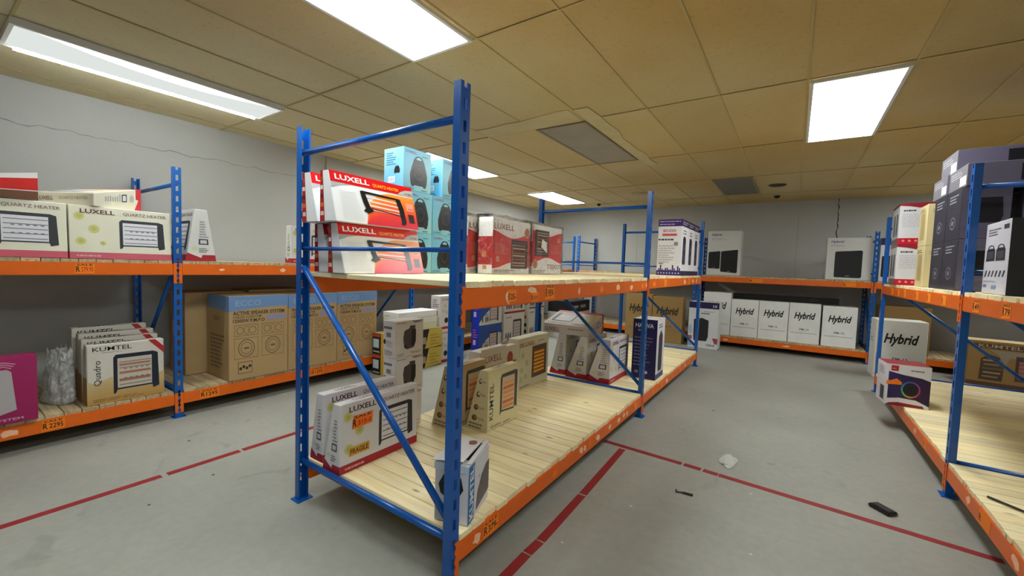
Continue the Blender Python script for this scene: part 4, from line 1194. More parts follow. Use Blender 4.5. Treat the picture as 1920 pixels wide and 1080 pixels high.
def active(label, x, y, w, d, h, rz=90, printed=True):
    c = Carton('speaker_carton', label, 'speaker box', w, d, h, '#b3966a', corner=(x, y, Z0), rot=rz, bevel=0.005, group='brown active speaker cartons')
    f = 'front'
    if printed:
        for fc in ('front', 'left'):
            c.poly(fc, [(0, 0.82), (0.3, 0.845), (0.7, 0.86), (1, 0.86), (1, 1), (0, 1)] if fc == 'front' else [(0, 0.84), (1, 0.82), (1, 1), (0, 1)], '#6c8fbe', 'blue_band', 0)
        c.text(f, 'ECCO', 0.10, 0.88, 0.52, 0.95, '#88a4c6', 0.02)
        c.text(f, 'ACTIVE SPEAKER SYSTEM', 0.06, 0.775, 0.93, 0.82, '#3d3527', 0.02)
        c.text(f, 'USB/SD CARD/FM', 0.06, 0.735, 0.52, 0.765, '#5a4f3a', 0.01)
        c.text(f, '12000W P.M.P.O', 0.06, 0.685, 0.58, 0.725, '#3d3527', 0.02)
        c.rect(f, 0.62, 0.70, 0.95, 0.755, '#8f92b8', 'blue_label', 1)
        for s0 in (0.08, 0.53):
            P = sub(s0, 0.24, s0 + 0.39, 0.655)
            def fr(a, b, a2, b2, k=0.012):
                for q in ((a, b, a2, b + k * 1.2), (a, b2 - k * 1.2, a2, b2), (a, b, a + k * 1.4, b2), (a2 - k * 1.4, b, a2, b2)):
                    c.rect(f, *P(q[0], q[1]), *P(q[2], q[3]), '#7d6644', 'line_drawing', 1)
            fr(0, 0.68, 1, 1); fr(0.42, 0.72, 0.58, 0.96)
            for q in (0.24, 0.76): c.ring(f, *P(q, 0.84), 0.062, 0.045, 0.82, '#7d6644', 'line_drawing', 1, 18)
            c.ring(f, *P(0.5, 0.32), 0.135, 0.108, 0.9, '#74603f', 'line_drawing', 1, 24)
            c.ring(f, *P(0.5, 0.32), 0.095, 0.075, 0.88, '#836c48', 'line_drawing', 1, 20)
            c.ell(f, *P(0.5, 0.32), 0.05, 0.012, '#74603f', 'line_drawing', 2)
            fr(0, 0.02, 1, 0.62)
        c.rect(f, 0.14, 0.07, 0.37, 0.21, '#4c4130', 'handling_mark', 1); c.rect(f, 0.148, 0.076, 0.362, 0.204, '#b3966a', 'handling_mark', 2)
        for a in range(4): c.ell(f, 0.18 + 0.05 * a, 0.13 + 0.02 * (a % 2), 0.025, 0.02, '#3d3527', 'handling_mark', 3, 8)
        c.lines('left', 0.15, 0.12, 0.85, 0.55, 9, '#7d6644', seed=6); c.lines('left', 0.3, 0.70, 0.75, 0.76, 2, '#7d6644', seed=7)
    c.tape('#a4875a')
    return c.done()
active('brown speaker carton with blue band beside the left blue post', -4.285, 1.702, 0.54, 0.47, 0.792)
active('brown speaker carton with blue band, middle one behind the middle rack post', -4.295, 2.252, 0.552, 0.47, 0.787)
active('brown speaker carton with blue band nearest the far end of the left lower deck', -4.305, 2.816, 0.545, 0.47, 0.79)
active('plain brown carton standing in shadow behind the first speaker carton', -4.795, 1.53, 0.52, 0.42, 0.80, 90, False)
active('plain brown carton in shadow against the left wall, farther along', -4.80, 2.1, 0.6, 0.42, 0.81, 90, False)

# crumpled clear bag beside the row of cartons
def blob(name, label, cat, loc, size, m, seed, sub_=4, amp=0.35, flat=False):
    bm = bmesh.new()
    bmesh.ops.create_icosphere(bm, subdivisions=sub_, radius=1)
    for v in bm.verts:
        p = v.co.copy()
        n = noise.noise(p * 1.7 + Vector((seed, 0, 0))) + 0.6 * abs(noise.noise(p * 4 + Vector((0, seed, 0)))) + 0.25 * noise.noise(p * 9)
        p *= 1 + amp * n
        v.co = Vector((p.x * size[0], p.y * size[1], max(0.0, (p.z + 0.6) * size[2]) if flat else (p.z + 1) * size[2]))
    z0 = min(v.co.z for v in bm.verts)
    for v in bm.verts: v.co.z -= z0
    me = bpy.data.meshes.new(name); bm.to_mesh(me); bm.free(); me.materials.append(m)
    o = link(bpy.data.objects.new(name, me)); o.location = loc
    return tag(o, label, cat)
FILM = wrap_mat()
FILM.name = 'milky_film'
for nd in FILM.node_tree.nodes:
    if nd.type == 'MAP_RANGE': nd.inputs[3].default_value = 0.45; nd.inputs[4].default_value = 0.9
def film_bag(name, label, cat, loc, rz, w, d, h, seed):
    """slumped bag: rings of an uneven tube gathered to a ragged top"""
    n, k = 36, 16
    V, F = [], []
    for j in range(k + 1):
        t = j / k
        r_ = 1.0 - 0.35 * t ** 1.5
        if j == 0: r_ = 0.8
        for i in range(n):
            a = 2 * math.pi * i / n
            q = Vector((math.cos(a) * 1.6, math.sin(a) * 1.6, t * 3 + seed))
            m_ = r_ * (1 + 0.30 * noise.noise(q * 1.3) + 0.16 * noise.noise(q * 3.5))
            V.append((w * m_ * math.cos(a) + 0.03 * t * t, d * m_ * math.sin(a), max(0.0, h * t * (1 + (0.28 * noise.noise(q * 2.0) if j > k - 4 else 0)))))
    for j in range(k):
        for i in range(n):
            i2 = (i + 1) % n
            F.append((j * n + i, j * n + i2, (j + 1) * n + i2, (j + 1) * n + i))
    F.append(tuple(reversed(range(n)))); F.append(tuple(range(k * n, (k + 1) * n)))
    o = mesh_obj(name, V, F, FILM, None, False)
    o.location = loc; o.rotation_euler = (0, 0, rz)
    return tag(o, label, cat)
film_bag('plastic_bag', 'crumpled clear plastic bag beside the white and tan cartons', 'plastic bag', (-4.62, 0.672, Z0), 0.3, 0.14, 0.07, 0.40, 4.0)

# ------------------------------------------------------------------ cartons on the floor behind the middle rack
def black_yellow(label, z):
    c = Carton('speaker_carton', label, 'speaker box', 0.92, 0.29, 0.255, '#1c1a1a', corner=(-3.985, 3.28, z), rot=90, group='black and yellow cartons on the floor')
    c.poly('front', [(0.66, 0), (1, 0.05), (1, 1), (0.74, 1)], '#c9b24c', 'yellow_panel', 0)
    c.lines('front', 0.76, 0.15, 0.96, 0.8, 4, '#a38e30', seed=4)
    c.rect('front', 0.3, 0.25, 0.68, 0.6, '#a89a86', 'picture', 1)
    c.rect('left', 0.55, 0, 0.75, 1, '#c79c28', 'yellow_panel', 0); c.rect('left', 0.05, 0.3, 0.42, 0.72, '#b9cdd4', 'picture', 1)
    c.rect('left', 0.0, 0.82, 0.5, 0.97, '#b5442c', 'red_label', 1); c.rect('left', 0.8, 0.82, 1, 0.97, '#b5442c', 'red_label', 1)
    c.lines('left', 0.08, 0.08, 0.48, 0.22, 1, '#c8c4c0', seed=2)
    c.rect('top', 0, 0, 1, 1, '#b79a5c', 'top_panel', 0)
    return c.done()
black_yellow('black and yellow speaker carton at floor level behind the white stack', 0.002)
black_yellow('black and yellow speaker carton stacked on its twin behind the white stack', 0.259)
for k, (wd, col) in enumerate([(0.66, '#d6d2a8'), (0.67, '#dcded0'), (0.665, '#e8eaea')]):
    c = Carton('flat_carton', 'flat pale carton, %s of three on the black and yellow cartons' % ('lowest', 'middle', 'topmost')[k], 'flat box', wd, 0.29, 0.082, col, corner=(-3.985 - 0.004 * k, 3.44, 0.516 + 0.0835 * k), rot=90, group='flat pale cartons stacked on the floor cartons')
    c.rect('front', 0.02, 0.02, 0.98, 0.06, '#a8a79a', 'edge_line', 0)
    c.rect('top', 0.1, 0.46, 0.9, 0.54, '#c9b4b8', 'packing_tape', 0); c.lines('left', 0.1, 0.3, 0.6, 0.6, 1, '#a49c98')
    c.done()
def lux_floor(label, z, h):
    c = Carton('heater_carton', label, 'heater box', 0.50, 0.18, h, '#dcd9d8', corner=(-4.04, 4.215, z), rot=90, group='white heater cartons stacked on the floor')
    c.rect('front', 0, 0, 1, 0.075, '#b01f2e', 'red_base', 0)
    c.text('front', 'LUXELL', 0.06, 0.86, 0.40, 0.92, '#7c4a50', 0.01)
    c.ell('front', 0.25, 0.26, 0.075, 0.085, '#1f1c20', 'round_picture', 1)
    for s, t in ((0.2, 0.7), (0.4, 0.66), (0.25, 0.5), (0.12, 0.55)): c.ell('front', s, t, 0.06, 0.055, '#c4c8bc', 'flower_print', 0, 9)
    c.lines('left', 0.2, 0.66, 0.85, 0.92, 4, '#8a5a60', seed=3); c.rect('left', 0.28, 0.42, 0.72, 0.56, '#26262c', 'side_pictures', 1); c.rect('left', 0.36, 0.45, 0.64, 0.53, '#c0c0c6', 'side_pictures', 2)
    c.rect('left', 0, 0, 1, 0.075, '#b01f2e', 'red_base', 0)
    return c.done()
lux_floor('white heater carton with round black spot on the floor, lower of two', 0.002, 0.468)
lux_floor('white heater carton with round black spot, upper of two', 0.472, 0.468)
def bluebox(label, z, h):
    c = Carton('heater_carton', label, 'heater box', 0.60, 0.15, h, '#2a4f9e', corner=(-4.0, 5.04, z), rot=90, group='blue heater cartons on the floor')
    n = 10
    for i in range(n):
        s0, s1 = i / n, (i + 1) / n
        g = lambda s: 0.05 + 0.62 * math.sin(math.pi * min(1, s * 0.62 + 0.02))
        c.poly('front', [(s0, 0.0), (s1, 0.0), (s1, g(s1)), (s0, g(s0))], '#c9cbc0', 'pale_arc', 0)
    pic_quartz(c, 'front', 0.44, 0.08, 0.84, 0.72, '#3a2c30', '#c4b4b0', '#8c7070')
    for s in (0.14, 0.28, 0.36): c.ell('front', s, 0.2, 0.035, 0.12, '#5c5a62', 'people_print', 1, 10); c.ell('front', s, 0.36, 0.022, 0.035, '#4c4a52', 'people_print', 1, 8)
    c.rect('left', 0, 0, 1, 1, '#2038c0', 'side_panel', 0); c.rect('left', 0.25, 0.3, 0.6, 0.48, '#dcc4c8', 'side_pictures', 1)
    c.lines('left', 0.2, 0.56, 0.8, 0.9, 4, '#d06a8a', seed=3)
    return c.done()
bluebox('blue heater carton at floor level behind the middle rack', 0.002, 0.44)
bluebox('blue heater carton stacked on another under the orange beam', 0.444, 0.44)
def white2(label, z, h, y=5.72, w=0.63):
    c = Carton('heater_carton', label, 'heater box', w, 0.16, h, '#d4d2c8', corner=(-4.0, y, z), rot=90, group='white heater cartons further along the floor')
    c.rect('front', 0, 0, 1, 0.08, '#9c1f30', 'red_base', 0); c.text('front', 'Luxell', 0.06, 0.86, 0.32, 0.93, '#94503c', 0.01)
    pic_quartz(c, 'front', 0.42, 0.14, 0.86, 0.8, '#2c2428', '#c4b8b8', '#8a7a80')
    for s in (0.1, 0.2, 0.3): c.ell('front', s, 0.3, 0.04, 0.14, '#6c6078', 'people_print', 1, 10)
    c.ell('left', 0.5, 0.74, 0.2, 0.06, '#c0602c', 'side_pictures', 1); c.rect('left', 0.3, 0.45, 0.7, 0.55, '#1c1a1c', 'side_pictures', 1); c.rect('left', 0.3, 0.25, 0.7, 0.35, '#1c1a1c', 'side_pictures', 1)
    return c.done()
white2('white heater carton with red base at floor level beside the blue cartons', 0.002, 0.57)
white2('white heater carton with red base stacked beside the blue cartons', 0.574, 0.43)
white2('white heater carton behind the middle frame post, lower one', 0.002, 0.61, 6.5, 0.55)
white2('white heater carton behind the middle frame post, upper one', 0.614, 0.28, 6.5, 0.55)
c = Carton('speaker_carton', 'large black carton stacked at the far end of the floor cartons', 'speaker box', 0.9, 0.5, 0.22, '#18171a', corner=(-3.55, 7.3, 0.512), rot=90)
c.lines('front', 0.12, 0.35, 0.45, 0.65, 1, '#b8b8be', fill=0.85, seed=9); c.lines('front', 0.5, 0.35, 0.8, 0.65, 1, '#a8a8ae', fill=0.85, seed=6); c.tape('#3a3a3c'); c.done()
c = Carton('speaker_carton', 'pale carton supporting the large black carton', 'speaker box', 0.92, 0.5, 0.508, '#c4c2b8', corner=(-3.545, 7.29, 0.002), rot=90)
c.rect('front', 0.05, 0.7, 0.9, 0.9, '#3a3a40', 'dark_band', 0); c.lines('front', 0.1, 0.2, 0.8, 0.6, 5, '#8a8880'); c.done()

# ------------------------------------------------------------------ far end: hybrid cartons
def hybrid(label, name, corner, w, d, h, col, model, group, rz=0, ts=0.46, col_t='#17171a', tseal='#d8d8d4'):
    c = Carton(name, label, 'speaker box', w, d, h, col, corner=corner, rot=rz, bevel=0.005, group=group)
    c.text('front', 'Hybrid', 0.5 - ts * 0.72, 0.56, 0.5 + ts * 0.75, 0.78, col_t, 0.03, 0.28)
    c.text('front', model, 0.36, 0.33, 0.66, 0.375, '#55555a', 0.012)
    c.rect('front', 0.08, 0.255, 0.92, 0.263, '#6a6a6e', 'printed_rule', 1)
    c.lines('left', 0.2, 0.6, 0.8, 0.7, 2, '#9a9a94')
    c.tape(tseal)
    return c.done()
G = 'white speaker cartons on the back lower deck'
ZB = 0.2165
hybrid('taller white speaker carton, first on the back lower deck behind the picture carton', 'speaker_carton', (-1.43, 8.76, ZB), 0.475, 0.42, 0.80, '#f0f0ee', 'PM-15', G)
for k, (x, w, nm) in enumerate([(-0.945, 0.44, 'second'), (-0.497, 0.448, 'third'), (-0.040, 0.445, 'fourth')]):
    hybrid('white speaker carton, %s from the left on the back lower deck' % nm, 'speaker_carton', (x, 8.76, ZB), w, 0.42, 0.69, '#f0f0ee', 'PM-12', G)
hybrid('white speaker carton, rightmost on the back lower deck beside the blue post', 'speaker_carton', (0.432, 8.755, ZB), 0.457, 0.42, 0.675, '#f4f4f2', 'PM-12', G)
hybrid('white speaker carton standing on the floor beyond the right rack', 'speaker_carton', (0.985, 7.65, 0.002), 0.53, 0.38, 0.815, '#e6e6e0', 'PM-15', 'speaker cartons on the floor', 2)
hybrid('brown speaker carton on the floor at the far end, left of two', 'speaker_carton', (-2.83, 8.38, 0.002), 0.53, 0.27, 0.905, '#a58550', 'PM-15', 'brown speaker cartons on the floor', 0, 0.5, '#2c2418', '#94773f')
hybrid('brown speaker carton on the floor at the far end, right of two', 'speaker_carton', (-2.285, 8.36, 0.002), 0.565, 0.27, 0.885, '#a0804b', 'PM-15', 'brown speaker cartons on the floor', 0, 0.5, '#2c2418', '#94773f')
c = Carton('speaker_carton', 'white carton with navy top and speaker picture on the floor behind the middle rack end', 'speaker box', 0.50, 0.33, 0.845, '#dcdce0', corner=(-1.575, 8.2, 0.002), rot=0)
c.rect('front', 0, 0.865, 1, 1, '#231d52', 'navy_band', 0); c.text('front', '10', 0.80, 0.895, 0.93, 0.95, '#e0e0ea', 0.02)
c.lines('front', 0.5, 0.79, 0.86, 0.81, 1, '#a8a8b0', fill=0.85, seed=20); c.lines('front', 0.42, 0.745, 0.86, 0.77, 1, '#4a4a52', fill=0.85, seed=14)
P = sub(0.18, 0.16, 0.68, 0.66); c.poly('front', [P(0.05, 0), P(0.9, 0.01), P(1, 0.2), P(1, 0.9), P(0.55, 1), P(0, 0.92), P(0.02, 0.15)], '#26262b', 'speaker_picture', 1)
c.poly('front', [(0.82, 0.24), (1, 0.24), (1, 0.12), (0.9, 0.12)], '#b0484c', 'red_flash', 1); c.rect('front', 0, 0.18, 0.14, 0.26, '#b05a5c', 'red_flash', 1)
c.rect('front', 0, 0.04, 0.16, 0.13, '#8fa8cc', 'blue_flash', 1); c.ell('front', 0.08, 0.4, 0.06, 0.1, '#a8c4d8', 'blue_flash', 1)
c.text('front', 'Hybrid', 0.62, 0.05, 0.92, 0.11, '#3a3a42', 0.015, 0.25); c.tape(); c.done()
c = Carton('speaker_carton', 'white carton with two black speakers on the back top deck', 'speaker box', 0.565, 0.32, 0.835, '#d6d6d4', corner=(-1.41, 8.74, 1.3415), rot=0, group='white speaker cartons on the back top deck')
c.text('front', 'Hybrid', 0.11, 0.875, 0.42, 0.94, '#3a3a6e', 0.02, 0.25); c.lines('front', 0.11, 0.80, 0.7, 0.845, 2, '#9a9aa4', fill=0.35)
pic_speaker(c, 'front', 0.04, 0.145, 0.40, 0.545, '#141416', 1, 0.02); pic_speaker(c, 'front', 0.42, 0.06, 0.92, 0.58, '#121214', 1, 0.04)
c.tape('#c4c4c0'); c.done()
c = Carton('speaker_carton', 'white carton with one big black speaker on the back top deck', 'speaker box', 0.58, 0.32, 0.69, '#d9d9d8', corner=(0.425, 8.74, 1.3415), rot=0, group='white speaker cartons on the back top deck')
c.text('front', 'Hybrid', 0.08, 0.865, 0.38, 0.935, '#39498c', 0.02, 0.25); c.lines('front', 0.08, 0.80, 0.5, 0.84, 2, '#8a8a94', fill=0.35)
pic_speaker(c, 'front', 0.19, 0.05, 0.80, 0.70, '#1d1d20', 1, 0.01); c.tape('#c4c4c0'); c.done()
c = Carton('speaker_carton', 'white carton with navy top on the back top deck behind the blue post', 'speaker box', 0.6, 0.32, 0.68, '#d9d9d8', corner=(1.1, 8.74, 1.3415), rot=0, group='white speaker cartons on the back top deck')
c.rect('front', 0, 0.84, 1, 1, '#24265e', 'navy_band', 0); pic_speaker(c, 'front', 0.04, 0.1, 0.4, 0.6, '#1d1d20', 1); c.done()
c = Carton('flat_carton', 'long black flat carton lying across the tops of the white speaker cartons', 'flat box', 1.6, 0.16, 0.10, '#161312', corner=(-0.945, 9.0, ZB + 0.6915), rot=0)
for s in (0.76, 0.8): c.ring('front', s, 0.5, 0.018, 0.28, 0.75, '#4a4038', 'emblem', 1)
c.done()
c = Carton('plain_carton', 'plain brown carton on the back lower deck behind the white floor carton', 'cardboard box', 0.60, 0.4, 0.74, '#8f7040', corner=(1.16, 8.8, ZB), rot=0); c.tape('#7f6236'); c.done()

# ------------------------------------------------------------------ right rack
ZR1 = 1.3275
def redwhite(label, z):
    c = Carton('speaker_carton', label, 'speaker box', 0.30, 0.46, 0.425, '#c9c7cb', corner=(0.872, 5.9, z), rot=-2, gloss=True, group='red and white speaker cartons stacked')
    f = 'front'
    c.rect(f, 0, 0, 1, 0.15, '#b3182a', 'red_band', 0)
    c.poly(f, [(0, 0.94), (0.25, 0.92), (0.5, 0.88), (0.8, 0.90), (1, 0.94), (1, 1), (0, 1)], '#8c2430', 'red_band', 0)
    c.lines(f, 0.10, 0.80, 0.50, 0.84, 1, '#3a3840', fill=0.85, seed=9)
    c.lines(f, 0.08, 0.42, 0.85, 0.76, 8, '#a5a2ac', fill=0.25, seed=3)
    for i in range(5): c.ell(f, 0.14 + 0.16 * i, 0.085, 0.04, 0.028, '#d8808a', 'icon_row', 1, 8)
    c.rect(f, 0.60, 0.24, 0.96, 0.46, '#24223e', 'speaker_picture', 1); c.rect(f, 0.60, 0.42, 0.96, 0.48, '#8a8a98', 'speaker_picture', 2)
    c.rect('left', 0, 0, 1, 0.15, '#5a1c2e', 'red_band', 0); c.rect('left', 0, 0.93, 1, 1, '#7a2432', 'red_band', 0)
    for s in (0.25, 0.6):
        P = sub(s, 0.22, s + 0.22, 0.76); c.poly('left', [P(0.1, 0), P(0.9, 0), P(1, 0.2), P(0.9, 1), P(0.1, 1), P(0, 0.2)], '#5a5660', 'speaker_picture', 1)
    return c.done()
redwhite('red and white carton on the right top deck, lower of two', ZR1)
redwhite('red and white carton on the right top deck, upper of two', ZR1 + 0.4265)
for k in (0, 1):
    c = Carton('plain_carton', 'narrow cream carton beside the dark stack, %s of two' % ('lower', 'upper')[k], 'cardboard box', 0.16, 0.28, 0.372, '#c9b98a', corner=(0.955, 5.2, ZR1 + 0.3735 * k), rot=0, group='narrow cream cartons')
    c.rect('left', 0.25, 0.15, 0.75, 0.8, '#a89466', 'side_print', 1); c.lines('left', 0.1, 0.84, 0.9, 0.94, 2, '#8a7a54'); c.lines('front', 0.2, 0.8, 0.8, 0.9, 2, '#a49468')
    c.done()
def darkbox(label, x, y, z, w, d, h, col='#6a667e', flat=False):
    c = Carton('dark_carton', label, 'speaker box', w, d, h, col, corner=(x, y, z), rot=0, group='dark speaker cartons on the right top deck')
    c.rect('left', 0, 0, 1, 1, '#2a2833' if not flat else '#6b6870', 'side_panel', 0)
    if flat:
        c.rect('left', 0.62, 0.08, 0.95, 0.5, '#d4d2d4', 'white_label', 1); c.lines('left', 0.1, 0.55, 0.9, 0.9, 3, '#a8a6ac')
        c.rect('front', 0.35, 0.12, 0.85, 0.85, '#1f1e2a', 'speaker_picture', 1)
    else:
        c.lines('left', 0.2, 0.74, 0.8, 0.92, 3, '#8a8892', seed=2)
        P = sub(0.25, 0.15, 0.75, 0.6); c.ring('left', *P(0.5, 0.4), 0.2, 0.13, 0.75, '#5c5a66', 'speaker_picture', 1); c.ell('left', *P(0.5, 0.4), 0.08, 0.05, '#6c6a76', 'speaker_picture', 2)
        P = sub(0.15, 0.3, 0.85, 0.8); c.poly('front', [P(0.08, 0), P(0.92, 0), P(1, 0.25), P(0.95, 0.95), P(0.05, 0.95), P(0, 0.25)], '#17161e', 'speaker_picture', 1)
        c.lines('front', 0.2, 0.86, 0.8, 0.92, 1, '#6a6878'); c.lines('front', 0.15, 0.08, 0.7, 0.2, 2, '#5f5d6c')
    return c.done()
D1 = 0.36
for r_, zz in enumerate((ZR1, ZR1 + D1 + 0.0015)):
    nm = ('bottom', 'second')[r_]
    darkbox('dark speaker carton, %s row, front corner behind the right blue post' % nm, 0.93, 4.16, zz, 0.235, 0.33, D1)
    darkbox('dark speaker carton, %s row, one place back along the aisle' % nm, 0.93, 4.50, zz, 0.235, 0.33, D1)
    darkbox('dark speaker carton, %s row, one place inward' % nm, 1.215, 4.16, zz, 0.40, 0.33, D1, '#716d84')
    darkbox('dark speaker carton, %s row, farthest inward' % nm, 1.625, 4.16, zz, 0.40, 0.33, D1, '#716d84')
ZF = ZR1 + 2 * (D1 + 0.0015)
darkbox('flat dark carton on the dark stack, front lower one', 0.94, 4.13, ZF, 0.70, 0.40, 0.15, '#75718a', True)
darkbox('flat dark carton on the dark stack, rear lower one', 0.93, 4.54, ZF, 0.70, 0.38, 0.15, '#75718a', True)
darkbox('flat dark carton on the dark stack, inner lower one', 1.65, 4.13, ZF, 0.5, 0.40, 0.15, '#75718a', True)
darkbox('flat dark carton on top of the dark stack, highest by the ceiling', 0.955, 4.45, ZF + 0.1515, 0.72, 0.40, 0.165, '#75718a', True)
darkbox('flat dark carton on top of the dark stack, highest at the right', 1.685, 4.45, ZF + 0.1515, 0.5, 0.40, 0.165, '#75718a', True)
darkbox('black carton behind the white clipper carton on the near bay', 1.13, 3.08, ZR1, 0.42, 0.45, 0.34, '#16151a')
c = Carton('clipper_carton', 'white carton with two black radios and small parts at the right edge', 'radio box', 0.40, 0.09, 0.41, '#c9c8d4', corner=(0.945, 3.70, ZR1), rot=-92)
c.lines('front', 0.12, 0.82, 0.62, 0.93, 3, '#6a6878', seed=2); c.lines('front', 0.74, 0.88, 0.94, 0.95, 1, '#2a2a34', fill=0.85, seed=6)
for s in (0.1, 0.5):
    P = sub(s, 0.46, s + 0.36, 0.68)
    c.poly('front', [P(0, 0), P(1, 0), P(0.98, 0.7), P(0.85, 0.8), P(0.15, 0.8), P(0.02, 0.7)], '#24242c', 'radio_picture', 1)
    c.ring('front', *P(0.5, 0.82), 0.13, 0.045, 0.7, '#2c2c34', 'radio_picture', 1)
    c.rect('front', *P(0.15, 0.15), *P(0.85, 0.6), '#3c3c48', 'radio_picture', 2)
for i in range(6): c.poly('front', [(0.08 + 0.145 * i, 0.24), (0.13 + 0.145 * i, 0.24), (0.19 + 0.145 * i, 0.32), (0.14 + 0.145 * i, 0.33)], '#3a3a46', 'small_parts_print', 1)
c.rect('front', 0.06, 0.09, 0.2, 0.13, '#7a7ab8', 'blue_flash', 1); c.rect('front', 0.42, 0.07, 0.6, 0.12, '#7a94b8', 'blue_flash', 1)
c.lines('front', 0.1, 0.17, 0.8, 0.19, 1, '#9a98a8'); c.rect('right', 0, 0, 1, 1, '#121216', 'side_panel', 0)
c.done()

c = Carton('speaker_carton', 'white and red carton with colourful ring speaker at the end of the right lower deck', 'speaker box', 0.305, 0.27, 0.38, '#d9d6dc', corner=(0.755, 5.10, Z0), rot=6)
f = 'front'
c.rect(f, 0.0, 0.0, 1, 1, '#dcdae0', 'white_panel', 0)
c.poly(f, [(0.05, 0.16), (0.32, 0.20), (0.7, 0.18), (1, 0.06), (1, 0.66), (0.8, 0.72), (0.4, 0.76), (0.05, 0.82)], ['#241a52', '#2a1d4e', '#301a4a', '#2c1636', '#341a3c', '#201428', '#2a1a4a', '#2c2264'], 'speaker_picture', 1)
c.ring(f, 0.57, 0.42, 0.22, 0.2, 0.82, ['#a03a6a', '#7a4aa0', '#4a4ab0', '#2a5aa0', '#2a8a9a', '#3aa06a', '#8ab03a', '#c0a03a', '#c8603a', '#b83a4a'], 'speaker_picture', 2)
c.ell(f, 0.57, 0.42, 0.17, 0.155, '#17131f', 'speaker_picture', 2); c.ring(f, 0.57, 0.42, 0.13, 0.12, 0.85, '#2a2436', 'speaker_picture', 3)
c.poly(f, [(0, 0), (0.9, 0), (0.86, 0.06), (0.3, 0.09), (0.1, 0.06)], '#8c1a2c', 'red_band', 1)
c.rect('top', 0, 0, 1, 1, '#93323c', 'red_top', 0); c.rect(f, 0.1, 0.84, 0.27, 0.97, '#b0202e', 'red_label', 2); c.lines(f, 0.13, 0.89, 0.25, 0.92, 1, '#e8c0c4', L=3)
c.lines(f, 0.55, 0.86, 0.92, 0.90, 1, '#8a7a8c', fill=0.85, seed=9)
c.poly(f, [(0.0, 0.50), (0.36, 0.52), (0.36, 0.58), (0.24, 0.66), (0.1, 0.60), (0.02, 0.60)], '#f07a1c', 'price_sticker', 5)
c.rect('left', 0.45, 0.08, 0.85, 0.42, '#3c3a44', 'speaker_picture', 1); c.lines('left', 0.2, 0.72, 0.85, 0.92, 4, '#a09ca8')
c.done()
c = Carton('heater_carton', 'large brown heater carton on the floor at the right edge', 'heater box', 0.95, 0.35, 0.60, '#a8824c', corner=(2.01, 8.15, 0.002), rot=-8, bevel=0.006)
f = 'front'
c.rect(f, 0, 0, 1, 0.09, '#6a4a3a', 'brown_band', 0); c.poly(f, [(0.04, 0.95), (1, 0.95), (1, 0.82), (0.1, 0.84)], '#6c4c3c', 'brown_band', 0)
c.text(f, 'KUMTEL', 0.10, 0.855, 0.50, 0.935, '#c8b898', 0.008)
c.poly(f, [(0.2, 0.82), (1, 0.78), (1, 0.72), (0.4, 0.66), (0.34, 0.42), (0.3, 0.7)], '#a89a84', 'pale_sweep', 0)
c.poly(f, [(0.12, 0.14), (0.34, 0.14), (0.35, 0.5), (0.3, 0.66), (0.2, 0.72), (0.13, 0.6)], '#5c4634', 'dark_print', 1)
for k in range(5): c.rect(f, 0.15 + 0.01 * (k % 2), 0.2 + 0.09 * k, 0.30 + 0.02 * (k % 3), 0.235 + 0.09 * k, ['#9a8468', '#b09a7c', '#7c6650'][k % 3], 'dark_print', 2)
c.rect(f, 0.45, 0.18, 1.0, 0.72, '#5c4444', 'heater_picture', 1); c.rect(f, 0.48, 0.24, 0.97, 0.62, '#b07a68', 'heater_picture', 2)
for i in range(4): c.rect(f, 0.48, 0.28 + 0.09 * i, 0.97, 0.30 + 0.09 * i, '#8c5248', 'heater_picture', 3)
c.rect('top', 0, 0, 1, 1, '#c4b088', 'top_panel', 0); c.done()

# loose bits
o = mesh_obj('dark_stick', *merge([tube_vf((0, 0, 0.006), (0.13, -0.12, 0.006), 0.006, 8), tube_vf((0.13, -0.12, 0.006), (0.2, -0.17, 0.006), 0.006, 8)]), mat('dark_brown_stick', '#2a1d16', 0.6))
o.location = (0.93, 3.27, Z0); tag(o, 'thin dark stick lying on the right lower deck', 'stick')
o = mesh_obj('hooked_wire', *merge([tube_vf((0, 0, 0.006), (0.035, 0.012, 0.006), 0.004, 8), tube_vf((0.035, 0.012, 0.006), (0.095, 0.018, 0.007), 0.007, 8), tube_vf((0, 0, 0.006), (-0.006, 0.022, 0.008), 0.004, 8)]), mat('rusty_wire', '#2c1c18', 0.6))
o.location = (-0.54, 2.73, 0); tag(o, 'small dark bent strip lying on the aisle floor', 'debris')
bm = bmesh.new()
V, F = box_vf(-0.06, 0.06, -0.036, 0.036, 0.0, 0.022)
vs_ = [bm.verts.new(v) for v in V]
for q in F: bm.faces.new([vs_[i] for i in q])
bmesh.ops.bevel(bm, geom=list(bm.edges), offset=0.008, segments=3, affect='EDGES')
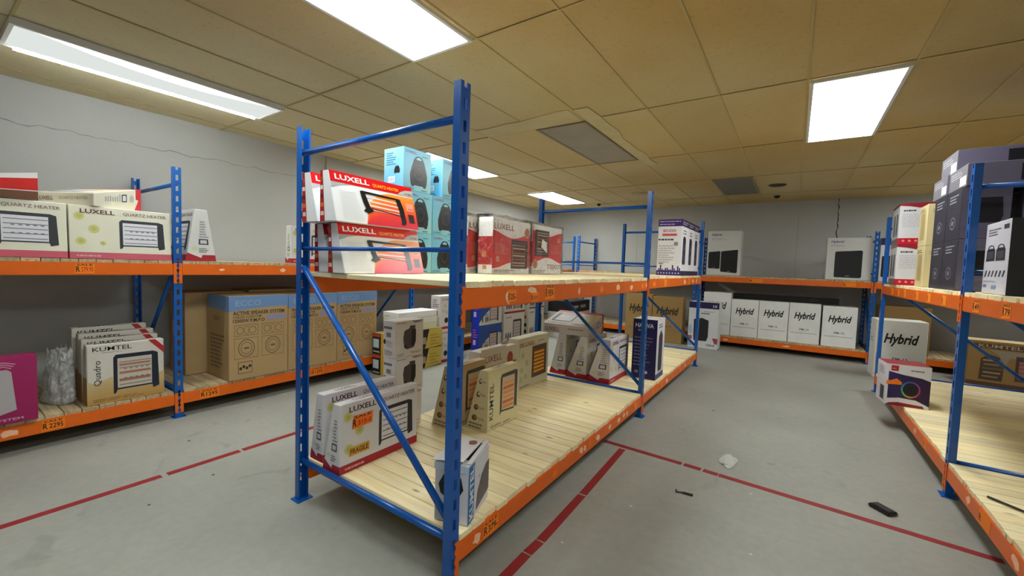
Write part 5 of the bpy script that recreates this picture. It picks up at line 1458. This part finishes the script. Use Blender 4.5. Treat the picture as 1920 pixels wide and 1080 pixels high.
me = bpy.data.meshes.new('black_handset'); bm.to_mesh(me); bm.free(); me.materials.append(mat('handset_plastic', '#141013', 0.35))
o = link(bpy.data.objects.new('black_handset', me)); o.location = (0.52, 3.29, 0.0); o.rotation_euler = (0, 0, R(-45)); o.scale = (1.05, 1.05, 1)
tag(o, 'black handset sized plastic piece lying on the aisle floor', 'plastic piece')
box_obj('recess', -0.045, 0.045, -0.018, 0.018, 0.0221, 0.0235, mat('handset_recess', '#241d1f', 0.6), o)
blob('plastic_scrap', 'crumpled translucent plastic scrap on the aisle floor', 'plastic scrap', (-0.325, 3.43, 0.0), (0.05, 0.105, 0.012), mat('white_film', '#b9bcb8', 0.3, 0.5, 0.1, 20), 5.0, 3, 0.45, True)
rnd = random.Random(5)
for i, (x, y) in enumerate([(-0.15, 3.0), (-0.9, 1.86), (-0.72, 2.4), (-0.1, 2.35), (0.05, 3.9), (-3.7, 1.2), (-3.0, 1.1), (-2.9, 0.75), (-0.6, 4.6)]):
    n = 6
    pts = [(0.012 * math.cos(2 * math.pi * k / n) * rnd.uniform(0.4, 1.3), 0.009 * math.sin(2 * math.pi * k / n) * rnd.uniform(0.4, 1.3)) for k in range(n)]
    V = [(a, b, 0.0) for a, b in pts] + [(a * 0.8, b * 0.8, 0.003) for a, b in pts]
    F = [tuple(reversed(range(n))), tuple(range(n, 2 * n))] + [(k, (k + 1) % n, n + (k + 1) % n, n + k) for k in range(n)]
    o = mesh_obj('paper_scrap', V, F, mat('pale_scrap', '#c8c8c2', 0.7) if i < 5 else mat('dark_scrap', '#5c5a54', 0.7)); o.location = (x, y, 0)
    tag(o, ['tiny pale scrap beyond the red cross line, nearest the black handset', 'tiny pale scrap beside the long red tape near the front', 'tiny pale scrap midway between the tape and the bent strip',
            'tiny pale scrap on the open aisle floor before the red cross line', 'tiny pale scrap on the aisle floor behind the plastic scrap', 'tiny dark speck on the floor nearest the left rack',
            'tiny dark speck on the floor just right of the left red tape', 'tiny dark speck on the floor nearest the picture bottom at left', 'tiny dark speck far down the right aisle'][i], 'scrap', 'small floor scraps')
